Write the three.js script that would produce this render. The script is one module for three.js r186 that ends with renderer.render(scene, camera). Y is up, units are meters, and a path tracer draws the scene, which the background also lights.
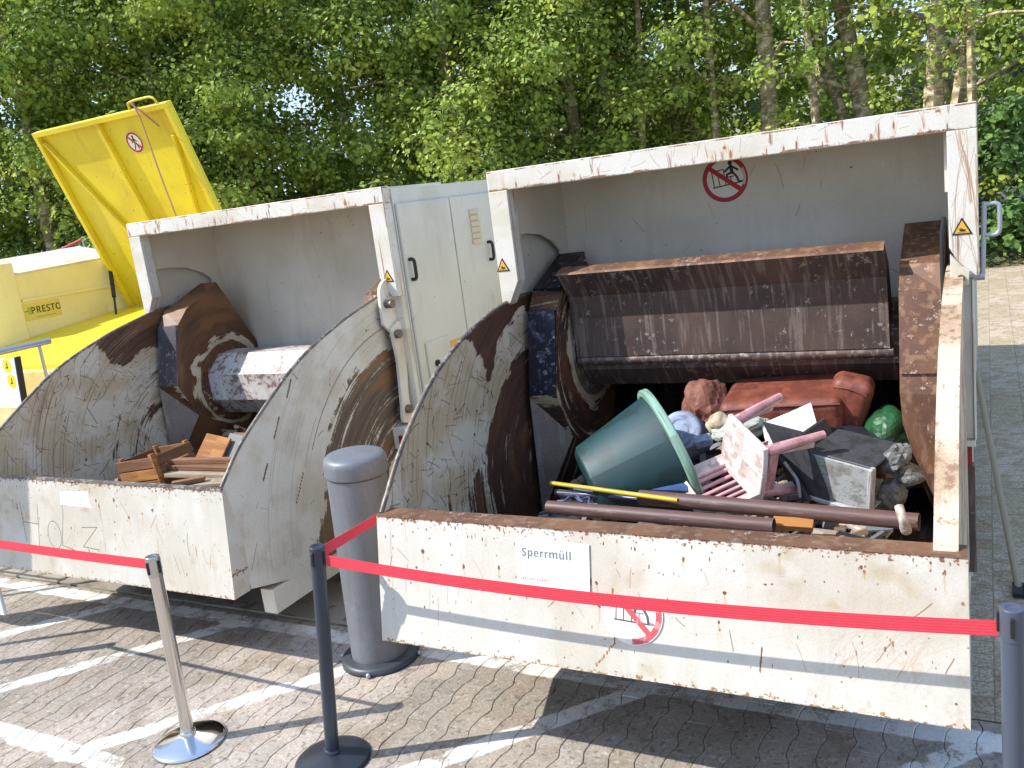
import * as THREE from 'three';
import { RoundedBoxGeometry } from 'three/addons/geometries/RoundedBoxGeometry.js';
import { mergeGeometries } from 'three/addons/utils/BufferGeometryUtils.js';

// ---------------------------------------------------------------- camera, sky, sun, exposure
const scene = new THREE.Scene();
const EYE = new THREE.Vector3(0, 2.4, 0);
const RIGHT = new THREE.Vector3(0.87998493, -0.12679453, -0.45776596);
const UPV = new THREE.Vector3(0.01286214, 0.96972179, -0.24387336);
const FWD = new THREE.Vector3(-0.47482743, -0.20871703, -0.85497141);
const camera = new THREE.PerspectiveCamera(46.86, 1024 / 768, 0.05, 800);
camera.position.copy(EYE);
camera.quaternion.setFromRotationMatrix(new THREE.Matrix4().makeBasis(RIGHT, UPV, FWD.clone().negate()));
camera.updateMatrixWorld();
scene.add(camera);

const SUN = new THREE.Vector3(-0.3526, 0.4045, 0.2262).normalize();
// clear summer sky: pale near the horizon, blue overhead, a little brighter round the sun
const skyTex = (() => {
  const W = 512, H = 256, d = new Float32Array(W * H * 4);
  for (let j = 0; j < H; j++) for (let i = 0; i < W; i++) {
    const el = (0.5 - (H - 1 - j + 0.5) / H) * Math.PI, az = ((i + 0.5) / W - 0.5) * 2 * Math.PI, y = Math.sin(el), c = Math.cos(el), x = c * Math.cos(az), z = c * Math.sin(az);
    const k = Math.pow(1 - Math.max(0, y), 3.0), g = Math.pow(Math.max(0, x * SUN.x + y * SUN.y + z * SUN.z), 6) * 0.55, L = 0.92;
    const o = (j * W + i) * 4, b = y < 0 ? [0.30, 0.28, 0.24] : [(0.34 + 0.40 * k + g) * L, (0.54 + 0.36 * k + g * 0.96) * L, (0.94 + 0.16 * k + g * 0.86) * L];
    d[o] = b[0]; d[o + 1] = b[1]; d[o + 2] = b[2]; d[o + 3] = 1;
  }
  const t = new THREE.DataTexture(d, W, H, THREE.RGBAFormat, THREE.FloatType); t.mapping = THREE.EquirectangularReflectionMapping; t.magFilter = t.minFilter = THREE.LinearFilter; t.flipY = false; t.needsUpdate = true; return t;
})();
scene.background = skyTex; scene.environment = skyTex;

const sun = new THREE.DirectionalLight(new THREE.Color(1.0, 0.97, 0.92), 4.4);
sun.position.copy(SUN).multiplyScalar(40).add(new THREE.Vector3(-3, 0, -8));
sun.target.position.set(-3, 0, -8);
sun.castShadow = true;
sun.shadow.mapSize.set(4096, 4096);
const sc = sun.shadow.camera; sc.left = -22; sc.right = 22; sc.top = 22; sc.bottom = -22; sc.near = 1; sc.far = 90;
scene.add(sun, sun.target);

const renderer = new THREE.WebGLRenderer({ antialias: true });
renderer.toneMapping = THREE.LinearToneMapping;
renderer.toneMappingExposure = 1.44;
renderer.shadowMap.enabled = true;

// ---------------------------------------------------------------- helpers
function rng(seed) { let a = seed >>> 0; return () => { a = (a + 0x6D2B79F5) | 0; let t = Math.imul(a ^ (a >>> 15), 1 | a); t = (t + Math.imul(t ^ (t >>> 7), 61 | t)) ^ t; return ((t ^ (t >>> 14)) >>> 0) / 4294967296; }; }
const taken = {};
function numbered(n) { if (!(n in taken)) { taken[n] = 0; return n; } taken[n]++; return n + '_' + String(taken[n]).padStart(3, '0'); }
const V = (x, y, z) => new THREE.Vector3(x, y, z);
// a photo pixel gives a direction; the depth comes from the plane the thing touches
function ray(px, py) { return RIGHT.clone().multiplyScalar(px - 512).addScaledVector(UPV, -(py - 384)).addScaledVector(FWD, 886); }
function onZ(px, py, z) { const d = ray(px, py); return EYE.clone().addScaledVector(d, z / d.z); }
function onX(px, py, x) { const d = ray(px, py); return EYE.clone().addScaledVector(d, x / d.x); }
function onY(px, py, y) { const d = ray(px, py); return EYE.clone().addScaledVector(d, (y - EYE.y) / d.y); }

function thing(name, label, category, pos = V(0, 0, 0), group) {
  const o = new THREE.Group(); o.name = numbered(name); o.position.copy(pos); scene.add(o);
  o.userData = { label, category }; if (group) o.userData.group = group; return o;
}
function tag(o, label, category, group) { o.userData = { label, category }; if (group) o.userData.group = group; return o; }
function mesh(name, geo, mat, parent) {
  const m = new THREE.Mesh(geo, mat); m.name = parent ? name : numbered(name); m.castShadow = m.receiveShadow = true; (parent || scene).add(m); return m;
}
// world-space geometry put under a thing whose base is at parent.position
function wpart(name, geo, mat, parent) {
  let b = V(0, 0, 0), p = parent; while (p && p !== scene) { b.add(p.position); p = p.parent; }
  geo.translate(-b.x, -b.y, -b.z); return mesh(name, geo, mat, parent);
}
function structure(o, label, category) { o.userData = { kind: 'structure', label, category }; return o; }

function uvm(g) { // planar uv in metres by dominant normal
  const p = g.attributes.position, n = g.attributes.normal, uv = new Float32Array(p.count * 2);
  for (let i = 0; i < p.count; i++) {
    const ax = Math.abs(n.getX(i)), ay = Math.abs(n.getY(i)), az = Math.abs(n.getZ(i));
    if (ax >= ay && ax >= az) { uv[2 * i] = p.getZ(i); uv[2 * i + 1] = p.getY(i); }
    else if (ay >= az) { uv[2 * i] = p.getX(i); uv[2 * i + 1] = p.getZ(i); }
    else { uv[2 * i] = p.getX(i); uv[2 * i + 1] = p.getY(i); }
  }
  g.setAttribute('uv', new THREE.BufferAttribute(uv, 2)); return g;
}
function box(x0, x1, y0, y1, z0, z1, r = 0.004) {
  const w = Math.abs(x1 - x0), h = Math.abs(y1 - y0), d = Math.abs(z1 - z0);
  const g = new RoundedBoxGeometry(w, h, d, 2, Math.min(r, w / 3, h / 3, d / 3));
  g.translate((x0 + x1) / 2, (y0 + y1) / 2, (z0 + z1) / 2); return uvm(g);
}
// prism along x: profile points [z, y]; optional second profile at x1. lateral uv = (x, arc length from first point), caps uv = (z, y)
function prism(pts, x0, x1, pts1) {
  const n = pts.length, q = pts1 || pts, s = [0];
  for (let i = 0; i < n; i++) { const a = pts[i], b = pts[(i + 1) % n]; s.push(s[i] + Math.hypot(b[0] - a[0], b[1] - a[1])); }
  const sh = pts.map(p => new THREE.Vector2(-p[0], p[1])), sh1 = q.map(p => new THREE.Vector2(-p[0], p[1]));
  const ccw = THREE.ShapeUtils.area(sh) > 0;
  const pos = [], uv = [];
  const push = (p, x, u, v) => { pos.push(x, p[1], p[0]); uv.push(u, v); };
  for (let i = 0; i < n; i++) {
    const j = (i + 1) % n; let A = i, B = j, sA = s[i], sB = s[i + 1];
    if (!ccw) { A = j; B = i; sA = s[i + 1]; sB = s[i]; }
    push(pts[A], x0, x0, sA); push(pts[B], x0, x0, sB); push(q[B], x1, x1, sB);
    push(pts[A], x0, x0, sA); push(q[B], x1, x1, sB); push(q[A], x1, x1, sA);
  }
  const cap = (pp, shp, x, flip) => { for (const t of THREE.ShapeUtils.triangulateShape(shp, [])) { let [a, b, c] = t; if (flip) [b, c] = [c, b]; for (const k of [a, b, c]) push(pp[k], x, pp[k][0], pp[k][1]); } };
  cap(q, sh1, x1, false); cap(pts, sh, x0, true);
  const g = new THREE.BufferGeometry();
  g.setAttribute('position', new THREE.Float32BufferAttribute(pos, 3)); g.setAttribute('uv', new THREE.Float32BufferAttribute(uv, 2));
  // make triangulated caps face outward whatever the winding was
  g.computeVertexNormals();
  const P = g.attributes.position, N = g.attributes.normal, start = n * 6;
  for (let i = start; i < P.count; i += 3) {
    const want = Math.abs(P.getX(i) - x1) < 1e-9 ? 1 : -1;
    if (N.getX(i) * want < 0) for (const at of [P, g.attributes.uv]) { const k = at.itemSize, a = at.array; for (let c = 0; c < k; c++) { const t = a[(i + 1) * k + c]; a[(i + 1) * k + c] = a[(i + 2) * k + c]; a[(i + 2) * k + c] = t; } }
  }
  g.computeVertexNormals(); return g;
}
function tube(pts, r, seg = 0, rad = 10, closed = false) {
  const c = pts.length === 2 ? new THREE.LineCurve3(pts[0], pts[1]) : new THREE.CatmullRomCurve3(pts, closed, 'catmullrom', 0.3);
  const len = c.getLength(); const n = seg || (pts.length === 2 ? 1 : pts.length * 6);
  const g = new THREE.TubeGeometry(c, n, r, rad, closed); const uv = g.attributes.uv;
  for (let i = 0; i < uv.count; i++) uv.setXY(i, uv.getX(i) * len, uv.getY(i) * r * 6.28);
  if (pts.length === 2) { // capped ends
    const d = pts[1].clone().sub(pts[0]).normalize(), q = new THREE.Quaternion().setFromUnitVectors(V(0, 0, 1), d);
    const c1 = new THREE.CircleGeometry(r, rad).applyQuaternion(q).translate(...pts[1].toArray());
    const c0 = new THREE.CircleGeometry(r, rad).rotateY(Math.PI).applyQuaternion(q).translate(...pts[0].toArray());
    return mergeGeometries([g, c0, c1]);
  }
  return g;
}
function lathe(prof, seg = 40) { return new THREE.LatheGeometry(prof.map(p => new THREE.Vector2(p[0], p[1])), seg); }
function taper(pts, radii, rad = 9, seg = 6) { // tapered limb along a curve
  const c = new THREE.CatmullRomCurve3(pts), n = pts.length * seg; const g = new THREE.TubeGeometry(c, n, 1, rad, false);
  const p = g.attributes.position, uv = g.attributes.uv, L = c.getLength(), t = V(0, 0, 0);
  for (let i = 0; i <= n; i++) {
    c.getPointAt(i / n, t); const f = i / n * (radii.length - 1), k = Math.min(radii.length - 2, Math.floor(f)), r = radii[k] + (radii[k + 1] - radii[k]) * (f - k);
    for (let j = 0; j <= rad; j++) { const o = i * (rad + 1) + j; p.setXYZ(o, t.x + (p.getX(o) - t.x) * r, t.y + (p.getY(o) - t.y) * r, t.z + (p.getZ(o) - t.z) * r); uv.setXY(o, uv.getX(o) * L, uv.getY(o) * r * 6.28); }
  }
  g.computeVertexNormals(); return g;
}

// ---------------------------------------------------------------- texture painting
const HT = new Float32Array(65536); { const r = rng(7); for (let i = 0; i < 65536; i++) HT[i] = r(); }
function vn(x, y) {
  const xi = Math.floor(x), yi = Math.floor(y); let fx = x - xi, fy = y - yi; fx = fx * fx * (3 - 2 * fx); fy = fy * fy * (3 - 2 * fy);
  const A = (xi & 255) << 8, B = ((xi + 1) & 255) << 8, C = yi & 255, D = (yi + 1) & 255;
  const a = HT[A | C], b = HT[B | C], c = HT[A | D], d = HT[B | D];
  return a + (b - a) * fx + (c - a) * fy + (a - b - c + d) * fx * fy;
}
function fbm(x, y, o = 4) { let s = 0, a = 0.5, t = 0; for (let i = 0; i < o; i++) { s += a * vn(x, y); t += a; x = x * 2.03 + 17.3; y = y * 2.03 + 9.1; a *= 0.55; } return s / t; }
const sst = (a, b, x) => { x = Math.min(1, Math.max(0, (x - a) / (b - a))); return x * x * (3 - 2 * x); };
const lerp3 = (a, b, t) => [a[0] + (b[0] - a[0]) * t, a[1] + (b[1] - a[1]) * t, a[2] + (b[2] - a[2]) * t];
// canvas in metres: u0..u0+w, v0..v0+h, v up
class Tex {
  constructor(w, h, ppm, u0 = 0, v0 = 0) {
    this.w = w; this.h = h; this.u0 = u0; this.v0 = v0; this.ppm = ppm;
    this.c = document.createElement('canvas'); this.c.width = Math.round(w * ppm); this.c.height = Math.round(h * ppm); this.x = this.c.getContext('2d');
    this.x.lineCap = 'round'; this.x.lineJoin = 'round';
  }
  pix(f) {
    const W = this.c.width, H = this.c.height, im = this.x.getImageData(0, 0, W, H), d = im.data;
    for (let j = 0; j < H; j++) for (let i = 0; i < W; i++) {
      const k = (j * W + i) * 4, o = f(this.u0 + (i + 0.5) / this.ppm, this.v0 + this.h - (j + 0.5) / this.ppm, [d[k], d[k + 1], d[k + 2]]);
      d[k] = o[0]; d[k + 1] = o[1]; d[k + 2] = o[2]; d[k + 3] = 255;
    }
    this.x.putImageData(im, 0, 0); return this;
  }
  draw(f) { const x = this.x; x.save(); x.setTransform(this.ppm, 0, 0, -this.ppm, -this.u0 * this.ppm, (this.v0 + this.h) * this.ppm); f(x); x.restore(); return this; }
  text(s, u, v, size, col, font = 'bold', ang = 0, align = 'center') {
    const x = this.x; x.save(); x.translate((u - this.u0) * this.ppm, (this.v0 + this.h - v) * this.ppm); x.rotate(ang); x.fillStyle = col; x.textAlign = align; x.textBaseline = 'middle';
    x.font = font + ' ' + Math.round(size * this.ppm) + 'px sans-serif'; x.fillText(s, 0, 0); x.restore(); return this;
  }
  tex(srgb = true) {
    const t = new THREE.CanvasTexture(this.c); if (srgb) t.colorSpace = THREE.SRGBColorSpace; t.wrapS = t.wrapT = THREE.RepeatWrapping; t.magFilter = THREE.LinearFilter; t.anisotropy = 8;
    t.repeat.set(1 / this.w, 1 / this.h); t.offset.set(-this.u0 / this.w, -this.v0 / this.h); return t;
  }
  mat(o = {}) { return new THREE.MeshStandardMaterial({ map: this.tex(), roughness: 0.6, ...o }); }
}
const rgba = (c, a) => `rgba(${c[0] | 0},${c[1] | 0},${c[2] | 0},${a})`;
// irregular chip of missing paint
function chip(x, r, u, v, w, h, col, a = 1) {
  x.fillStyle = rgba(col, a); x.beginPath(); const n = 9, ph = r() * 6;
  for (let i = 0; i < n; i++) { const t = i / n * 6.283 + ph, k = 0.55 + 0.55 * r(); const X = u + Math.cos(t) * w * k, Y = v + Math.sin(t) * h * k; i ? x.lineTo(X, Y) : x.moveTo(X, Y); }
  x.closePath(); x.fill();
}
function scratch(x, r, u, v, len, ang, wd, col, a) {
  x.strokeStyle = rgba(col, a); x.lineWidth = wd; x.beginPath(); x.moveTo(u, v); let A = ang, n = 3 + (r() * 3 | 0);
  for (let i = 0; i < n; i++) { A += (r() - 0.5) * 0.34; u += Math.cos(A) * len / n; v += Math.sin(A) * len / n; x.lineTo(u, v); } x.stroke();
}
const RUST = [[120, 66, 34], [88, 52, 36], [150, 88, 44], [70, 48, 40]];
const pick = (r, a) => a[(r() * a.length) | 0];

// cream-white painted panel with rust specks, chips on its top edge, grimy dust
function panelTex(w, h, seed, extra) {
  const r = rng(seed), t = new Tex(w, h, Math.min(850, 2000 / w));
  t.pix((u, v) => {
    const a = fbm(u * 2.2 + seed, v * 2.2, 4), b = fbm(u * 9 + seed, v * 9 + 3, 3), g = vn(u * 300, v * 300), st = fbm(u * 26 + seed, v * 1.6, 3);
    let c = lerp3([203, 198, 186], [190, 181, 163], sst(0.35, 0.75, a) * 0.8 + 0.25 * sst(0.5, 0.8, st));
    c = lerp3(c, [176, 160, 130], 0.7 * sst(0.6, 0.8, b) * sst(0.45, 0.7, a));
    c = lerp3(c, [212, 209, 200], 0.5 * sst(0.58, 0.75, fbm(u * 5 - seed, v * 4 + 8, 3)));
    // paint worn off along the top rim
    const e = (h - v), ed = fbm(u * 70 + seed * 2, v * 80, 4);
    if (e < 0.05) { const k = sst(0.62, 0.68, ed + 0.17 * (1 - e / 0.018)); c = lerp3(c, lerp3([92, 58, 48], [150, 98, 60], vn(u * 90, v * 90)), k * 0.85); }
    const be = v; if (be < 0.02) { const k = sst(0.6, 0.7, ed + 0.12 * (1 - be / 0.012)); c = lerp3(c, [140, 96, 52], k * 0.8); }
    if (v < 0.2 && u > w - 0.5) c = lerp3(c, [190, 164, 138], 0.4 * sst(0.52, 0.7, fbm(u * 14, v * 8 + u * 5, 5)) * sst(0.35, 0.6, vn(u * 70, v * 70)));
    const m = 0.965 + 0.07 * g; return [c[0] * m, c[1] * m, c[2] * m];
  });
  t.draw(x => {
    for (let i = 0; i < 230; i++) { const u = r() * w, v = h * (i < 90 ? 1 - 0.12 * r() : Math.pow(r(), 0.75)); chip(x, r, u, v, 0.002 + 0.005 * r() * r(), 0.003 + 0.010 * r() * r(), pick(r, RUST), 0.55 + 0.4 * r()); }
    for (let i = 0; i < 26; i++) { const u = r() * w, v = h * (0.3 + 0.7 * r()); scratch(x, r, u, v, 0.03 + 0.10 * r(), -1.57 + (r() - 0.5) * 1.4, 0.0012 + 0.002 * r(), pick(r, RUST), 0.4 + 0.4 * r()); }
    for (let i = 0; i < 16; i++) { const u = r() * w, v = r() * h; scratch(x, r, u, v, 0.1 + 0.25 * r(), (r() - 0.5) * 3.1, 0.0012, [170, 160, 140], 0.5); }
    for (let i = 0; i < 22; i++) { // thin rust runs under chips
      const u = r() * w, v = h * (0.45 + 0.55 * r()), l = 0.03 + 0.12 * r(); chip(x, r, u, v, 0.004 + 0.006 * r(), 0.006 + 0.01 * r(), pick(r, RUST), 0.85);
      for (let k = 0; k < 5; k++) scratch(x, r, u + (r() - 0.5) * 0.006, v, l * (0.4 + 0.6 * r()), -1.57, 0.0015, [176, 120, 62], 0.28);
    }
    if (extra) extra(x, r);
  });
  return t;
}
// white beam with vertical rust marks
function beamTex(w, h, seed, amount = 1) {
  const r = rng(seed), t = new Tex(w, h, Math.min(800, 2000 / w));
  t.pix((u, v) => {
    const a = fbm(u * 3 + seed, v * 6, 4), g = vn(u * 300, v * 300), ed = fbm(u * 14 + seed, v * 30, 3);
    let c = lerp3([214, 209, 198], [203, 193, 174], sst(0.4, 0.8, a));
    const e = Math.min(v, h - v); if (e < 0.013) c = lerp3(c, [124, 78, 50], 0.85 * sst(0.5, 0.62, ed * 0.7 + 0.3 * g + 0.12 * (1 - e / 0.013)));
    const m = 0.97 + 0.06 * g; return [c[0] * m, c[1] * m, c[2] * m];
  });
  t.draw(x => {
    for (let i = 0; i < 40 * amount; i++) {
      const u = r() * w, v0 = r() < 0.5 ? 0 : h * r(), l = h * (0.2 + 0.8 * r()), wd = 0.003 + 0.012 * r() * r(), c = pick(r, [[150, 92, 56], [188, 136, 84], [112, 72, 56]]);
      for (let k = 0; k < 7; k++) scratch(x, r, u + (r() - 0.5) * wd * 2, v0 + (r() - .5) * .02, l * (0.3 + 0.7 * r()), 1.57, wd * 0.5, c, 0.22 + 0.25 * r());
      if (r() < 0.4) chip(x, r, u, v0 + l * 0.4, wd, l * 0.3, [120, 74, 60], 0.7);
    }
    for (let i = 0; i < 30; i++) scratch(x, r, r() * w, r() * h, 0.02 + 0.08 * r(), r() * 6, 0.0015, pick(r, RUST), 0.6);
  });
  return t;
}
// hopper side plate: scraped paint and bare brown steel in arcs round the pivot (uv = z, y)
function plateTex(u0, v0, w, h, cz, cy, seed, o) {
  const r = rng(seed), t = new Tex(w, h, 560, u0, v0);
  t.pix((u, v) => {
    const dx = u - cz, dy = v - cy, R = Math.hypot(dx, dy), th = Math.atan2(dy, dx);
    const arc = fbm(R * 34 + seed, th * 2.2 + seed, 4), arcB = fbm(R * 7 + seed, th * 1.4, 3), fine = fbm(R * 150, th * 4, 3), n = fbm(u * 5 + seed, v * 5, 4), g = vn(u * 320, v * 320);
    let c = lerp3(o.paint, o.dirty, sst(0.35, 0.7, n));
    let bare = 0;
    for (const [r0, r1, k, t0, t1] of o.bands) { const m = sst(r0 - 0.09, r0 + 0.05, R + (n - 0.5) * 0.22) * (1 - sst(r1 - 0.05, r1 + 0.09, R + (n - 0.5) * 0.22)) * (t0 === undefined ? 1 : sst(t0 - 0.1, t0 + 0.1, th + (n - .5) * .3) * (1 - sst(t1 - 0.1, t1 + 0.1, th + (n - .5) * .3))); bare = Math.max(bare, m * k); }
    const k = sst(0.50, 0.58, bare * 0.60 + arc * 0.36 + arcB * 0.14 + (fine - 0.5) * 0.22 + (vn(u * 120, v * 120) - .5) * .06 - 0.10);
    let br = lerp3(o.brown[0], o.brown[1], sst(0.3, 0.7, fine)); br = lerp3(br, o.brown[2], sst(0.52, 0.75, arcB));
    c = lerp3(c, br, k);
    c = lerp3(c, [92, 64, 48], o.haze * sst(0.5, 0.75, fine) * sst(0.4, 0.6, n));
    const m = 0.95 + 0.1 * g; return [c[0] * m, c[1] * m, c[2] * m];
  });
  t.draw(x => {
    for (let i = 0; i < o.arcs; i++) { // long arc scrapes
      const R = (o.full ? 0.1 : 0.25) + (o.full ? 0.6 : 1.35) * r(), a0 = o.full ? 6.28 * r() : 1.6 * r(), l = 0.1 + 0.6 * r(); x.strokeStyle = rgba(pick(r, [[92, 60, 42], [120, 84, 58], [206, 198, 182], [150, 122, 94]]), (o.arcA || 0.2) + 0.4 * r()); x.lineWidth = 0.0015 + 0.006 * r() * r(); x.beginPath(); x.arc(cz, cy, R, a0, a0 + l); x.stroke();
    }
    for (let i = 0; i < o.scr; i++) { // random dents and scratches
      const u = u0 + w * r(), v = v0 + h * Math.pow(r(), o.low || 1); scratch(x, r, u, v, 0.02 + 0.17 * r() * r(), r() * 6.28, 0.002 + 0.009 * r() * r() * r(), pick(r, o.scrCols || [[104, 68, 46], [128, 86, 56], [84, 58, 46], [146, 104, 70]]), 0.45 + 0.5 * r());
      if (r() < 0.35) chip(x, r, u, v, 0.003 + 0.02 * r() * r() * r(), 0.003 + 0.02 * r() * r() * r(), pick(r, [[66, 44, 36], [96, 60, 40], [50, 40, 38]]), 0.85);
    }
    if (o.extra) o.extra(x, r);
  });
  return t;
}
// bare worn brown steel, tiles every 1.2 m
function steelTex(seed, cols, fleck, vert = false, thr = 0.66) {
  const r = rng(seed), t = new Tex(1.2, 1.2, 620);
  t.pix((u, v) => {
    const a = fbm(u * 4 + seed, v * 4, 4), s = vert ? fbm(u * 60, v * 5 + seed, 3) : fbm(u * 30, v * 30 + seed, 3), b = fbm(u * 40 + 5, v * 40 + seed, 4), g = vn(u * 330, v * 330);
    let c = lerp3(cols[0], cols[1], sst(0.3, 0.7, a)); c = lerp3(c, cols[2], 0.7 * sst(0.5, 0.75, s)); if (fleck) c = lerp3(c, fleck, 0.7 * sst(thr, thr + 0.07, b * 0.62 + a * 0.38 + 0.16 * (g - .5)));
    const m = 0.9 + 0.2 * g; return [c[0] * m, c[1] * m, c[2] * m];
  });
  t.draw(x => { for (let i = 0; i < 70; i++) scratch(x, r, r() * 1.2, r() * 1.2, 0.02 + 0.2 * r() * r(), r() * 6.28, 0.001 + 0.002 * r(), pick(r, [[170, 160, 150], [40, 28, 26], [120, 90, 70]]), 0.35); });
  return t;
}
// plain painted wall with soft dirt patches, hairline scratches
function wallTex(seed, base, dirt, w = 2.4, h = 2, nscr = 60, u0 = 0, v0 = 0) {
  const r = rng(seed), t = new Tex(w, h, Math.min(500, 1200 / w), u0, v0);
  t.pix((u, v) => { const a = fbm(u * 2 + seed, v * 2, 4), b = fbm(u * 14, v * 3 + seed, 3), g = vn(u * 200, v * 200); let c = lerp3(base, dirt, 0.7 * sst(0.35, 0.8, a) + 0.3 * sst(0.55, 0.8, b)); const m = 0.975 + 0.05 * g; return [c[0] * m, c[1] * m, c[2] * m]; });
  t.draw(x => { for (let i = 0; i < nscr; i++) { const u = u0 + r() * w, v = v0 + r() * h; scratch(x, r, u, v, 0.03 + 0.25 * r() * r(), -1.57 + (r() - 0.5) * 2.2, 0.0015 + 0.002 * r(), pick(r, [[130, 104, 84], [90, 78, 74], [160, 140, 110]]), 0.3 + 0.4 * r()); if (r() < 0.5) chip(x, r, u0 + r() * w, v0 + r() * h, 0.003 + 0.008 * r(), 0.002 + 0.005 * r(), pick(r, [[92, 76, 70], [140, 104, 70], [64, 60, 66]]), 0.8); } });
  return t;
}

// ---------------------------------------------------------------- shared materials
const std = (c, rough = 0.6, metal = 0, o = {}) => new THREE.MeshStandardMaterial({ color: c, roughness: rough, metalness: metal, ...o });
const lin = (r, g, b) => new THREE.Color().setRGB(r, g, b);
const M = {};
M.interior = wallTex(31, [220, 213, 200], [202, 193, 176], 2.7, 2.4, 80, -2.6, 0.25).mat({ roughness: 0.55 });
M.interiorB = wallTex(57, [219, 210, 195], [198, 187, 167], 2.7, 2.4, 90, -6.0, 0.25).mat({ roughness: 0.55 });
M.body = wallTex(77, [210, 206, 192], [194, 188, 170], 2.4, 2.6, 24, 0, 0).mat({ roughness: 0.5 });
M.cream = wallTex(93, [222, 216, 202], [196, 184, 156], 1.6, 1.6, 40).mat({ roughness: 0.55 });
M.brown = steelTex(11, [[100, 80, 72], [82, 68, 63], [140, 124, 114]], [186, 176, 166], true).mat({ roughness: 0.5, metalness: 0.35 });
M.brownLight = steelTex(17, [[120, 86, 64], [96, 68, 56], [150, 118, 92]], [196, 184, 168]).mat({ roughness: 0.6, metalness: 0.15 });
M.darkSteel = steelTex(23, [[52, 48, 58], [40, 38, 50], [104, 108, 128]], [170, 172, 184]).mat({ roughness: 0.38, metalness: 0.55 });
M.armBrown = steelTex(29, [[108, 74, 48], [86, 58, 42], [132, 98, 68]], [206, 194, 164], false, 0.6).mat({ roughness: 0.6, metalness: 0.15 });
M.drumWhite = steelTex(37, [[196, 190, 184], [176, 166, 158], [206, 200, 194]], [104, 70, 56], true, 0.53).mat({ roughness: 0.5 });
M.rim = steelTex(41, [[128, 92, 66], [104, 74, 56], [140, 112, 90]], [180, 168, 150]).mat({ roughness: 0.55, metalness: 0.2 });
M.rimEdge = steelTex(43, [[120, 108, 96], [92, 78, 70], [168, 160, 148]], [206, 200, 190]).mat({ roughness: 0.5, metalness: 0.25 });
M.facet = steelTex(59, [[142, 126, 114], [122, 106, 96], [164, 150, 138]], [90, 64, 52], true).mat({ roughness: 0.55, metalness: 0.2 });
M.facetDark = steelTex(63, [[104, 98, 102], [84, 78, 84], [128, 122, 124]], [178, 172, 168], true).mat({ roughness: 0.45, metalness: 0.4 });
M.black = std(lin(0.012, 0.012, 0.014), 0.5);
M.rubber = std(lin(0.02, 0.02, 0.022), 0.75);
M.greySteel = std(lin(0.42, 0.44, 0.47), 0.42, 0.6);
M.galv = std(lin(0.5, 0.52, 0.54), 0.35, 0.85);

// ---------------------------------------------------------------- ground, pavement, slab
const yardTex = (() => {
  const t = new Tex(4, 4, 170);
  return t.pix((u, v) => {
    const W = 4, tile = (f, s) => { const a = f(u, v), b = f(u - W, v), c = f(u, v - W), d = f(u - W, v - W), x = u / W, y = v / W; return (a * (1 - x) + b * x) * (1 - y) + (c * (1 - x) + d * x) * y; };
    const a = tile((p, q) => fbm(p * 1.4 + 40, q * 1.4 + 40, 4)), b = tile((p, q) => fbm(p * 9 + 40, q * 9 + 40, 3)), g = vn(u * 130, v * 130), s = vn(u * 60 + 9, v * 60);
    let c = lerp3([172, 156, 140], [152, 138, 120], sst(0.35, 0.65, a)); c = lerp3(c, [132, 122, 96], 0.45 * sst(0.5, 0.68, b)); if (s > 0.86) c = lerp3(c, [176, 166, 150], 0.6);
    const jx = Math.abs(((u / 0.23) % 1) - 0.5), jy = Math.abs((((v + (Math.floor(u / 0.23) % 2) * 0.06) / 0.115) % 1) - 0.5); if (jx > 0.482 || jy > 0.462) c = lerp3(c, [110, 98, 82], 0.45);
    const m = 0.9 + 0.2 * g; return [c[0] * m, c[1] * m, c[2] * m];
  });
})();
const yardMat = yardTex.mat({ roughness: 0.95 });
{
  const g = new THREE.PlaneGeometry(400, 400).rotateX(-Math.PI / 2); g.translate(0, -0.03, -60); uvm(g);
  const soil = new Tex(6, 6, 150).pix((u, v) => { const a = fbm(u * 1.3, v * 1.3, 4), b = fbm(u * 8, v * 8, 3), gr = vn(u * 70, v * 70); let c = lerp3([92, 84, 52], [70, 82, 40], sst(0.4, 0.6, a)); c = lerp3(c, [112, 98, 68], sst(0.55, 0.75, b) * 0.6); const m = 0.85 + 0.3 * gr; return [c[0] * m, c[1] * m, c[2] * m]; });
  structure(mesh('ground', g, soil.mat({ roughness: 1 })), 'mossy earth and weeds under the trees', 'ground');
  const y = new THREE.PlaneGeometry(60, 22).rotateX(-Math.PI / 2); y.translate(0, -0.012, -7.4); uvm(y);
  structure(mesh('paved_yard', y, yardMat), 'beige block paved yard behind and beside the machines', 'yard');
}
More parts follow.
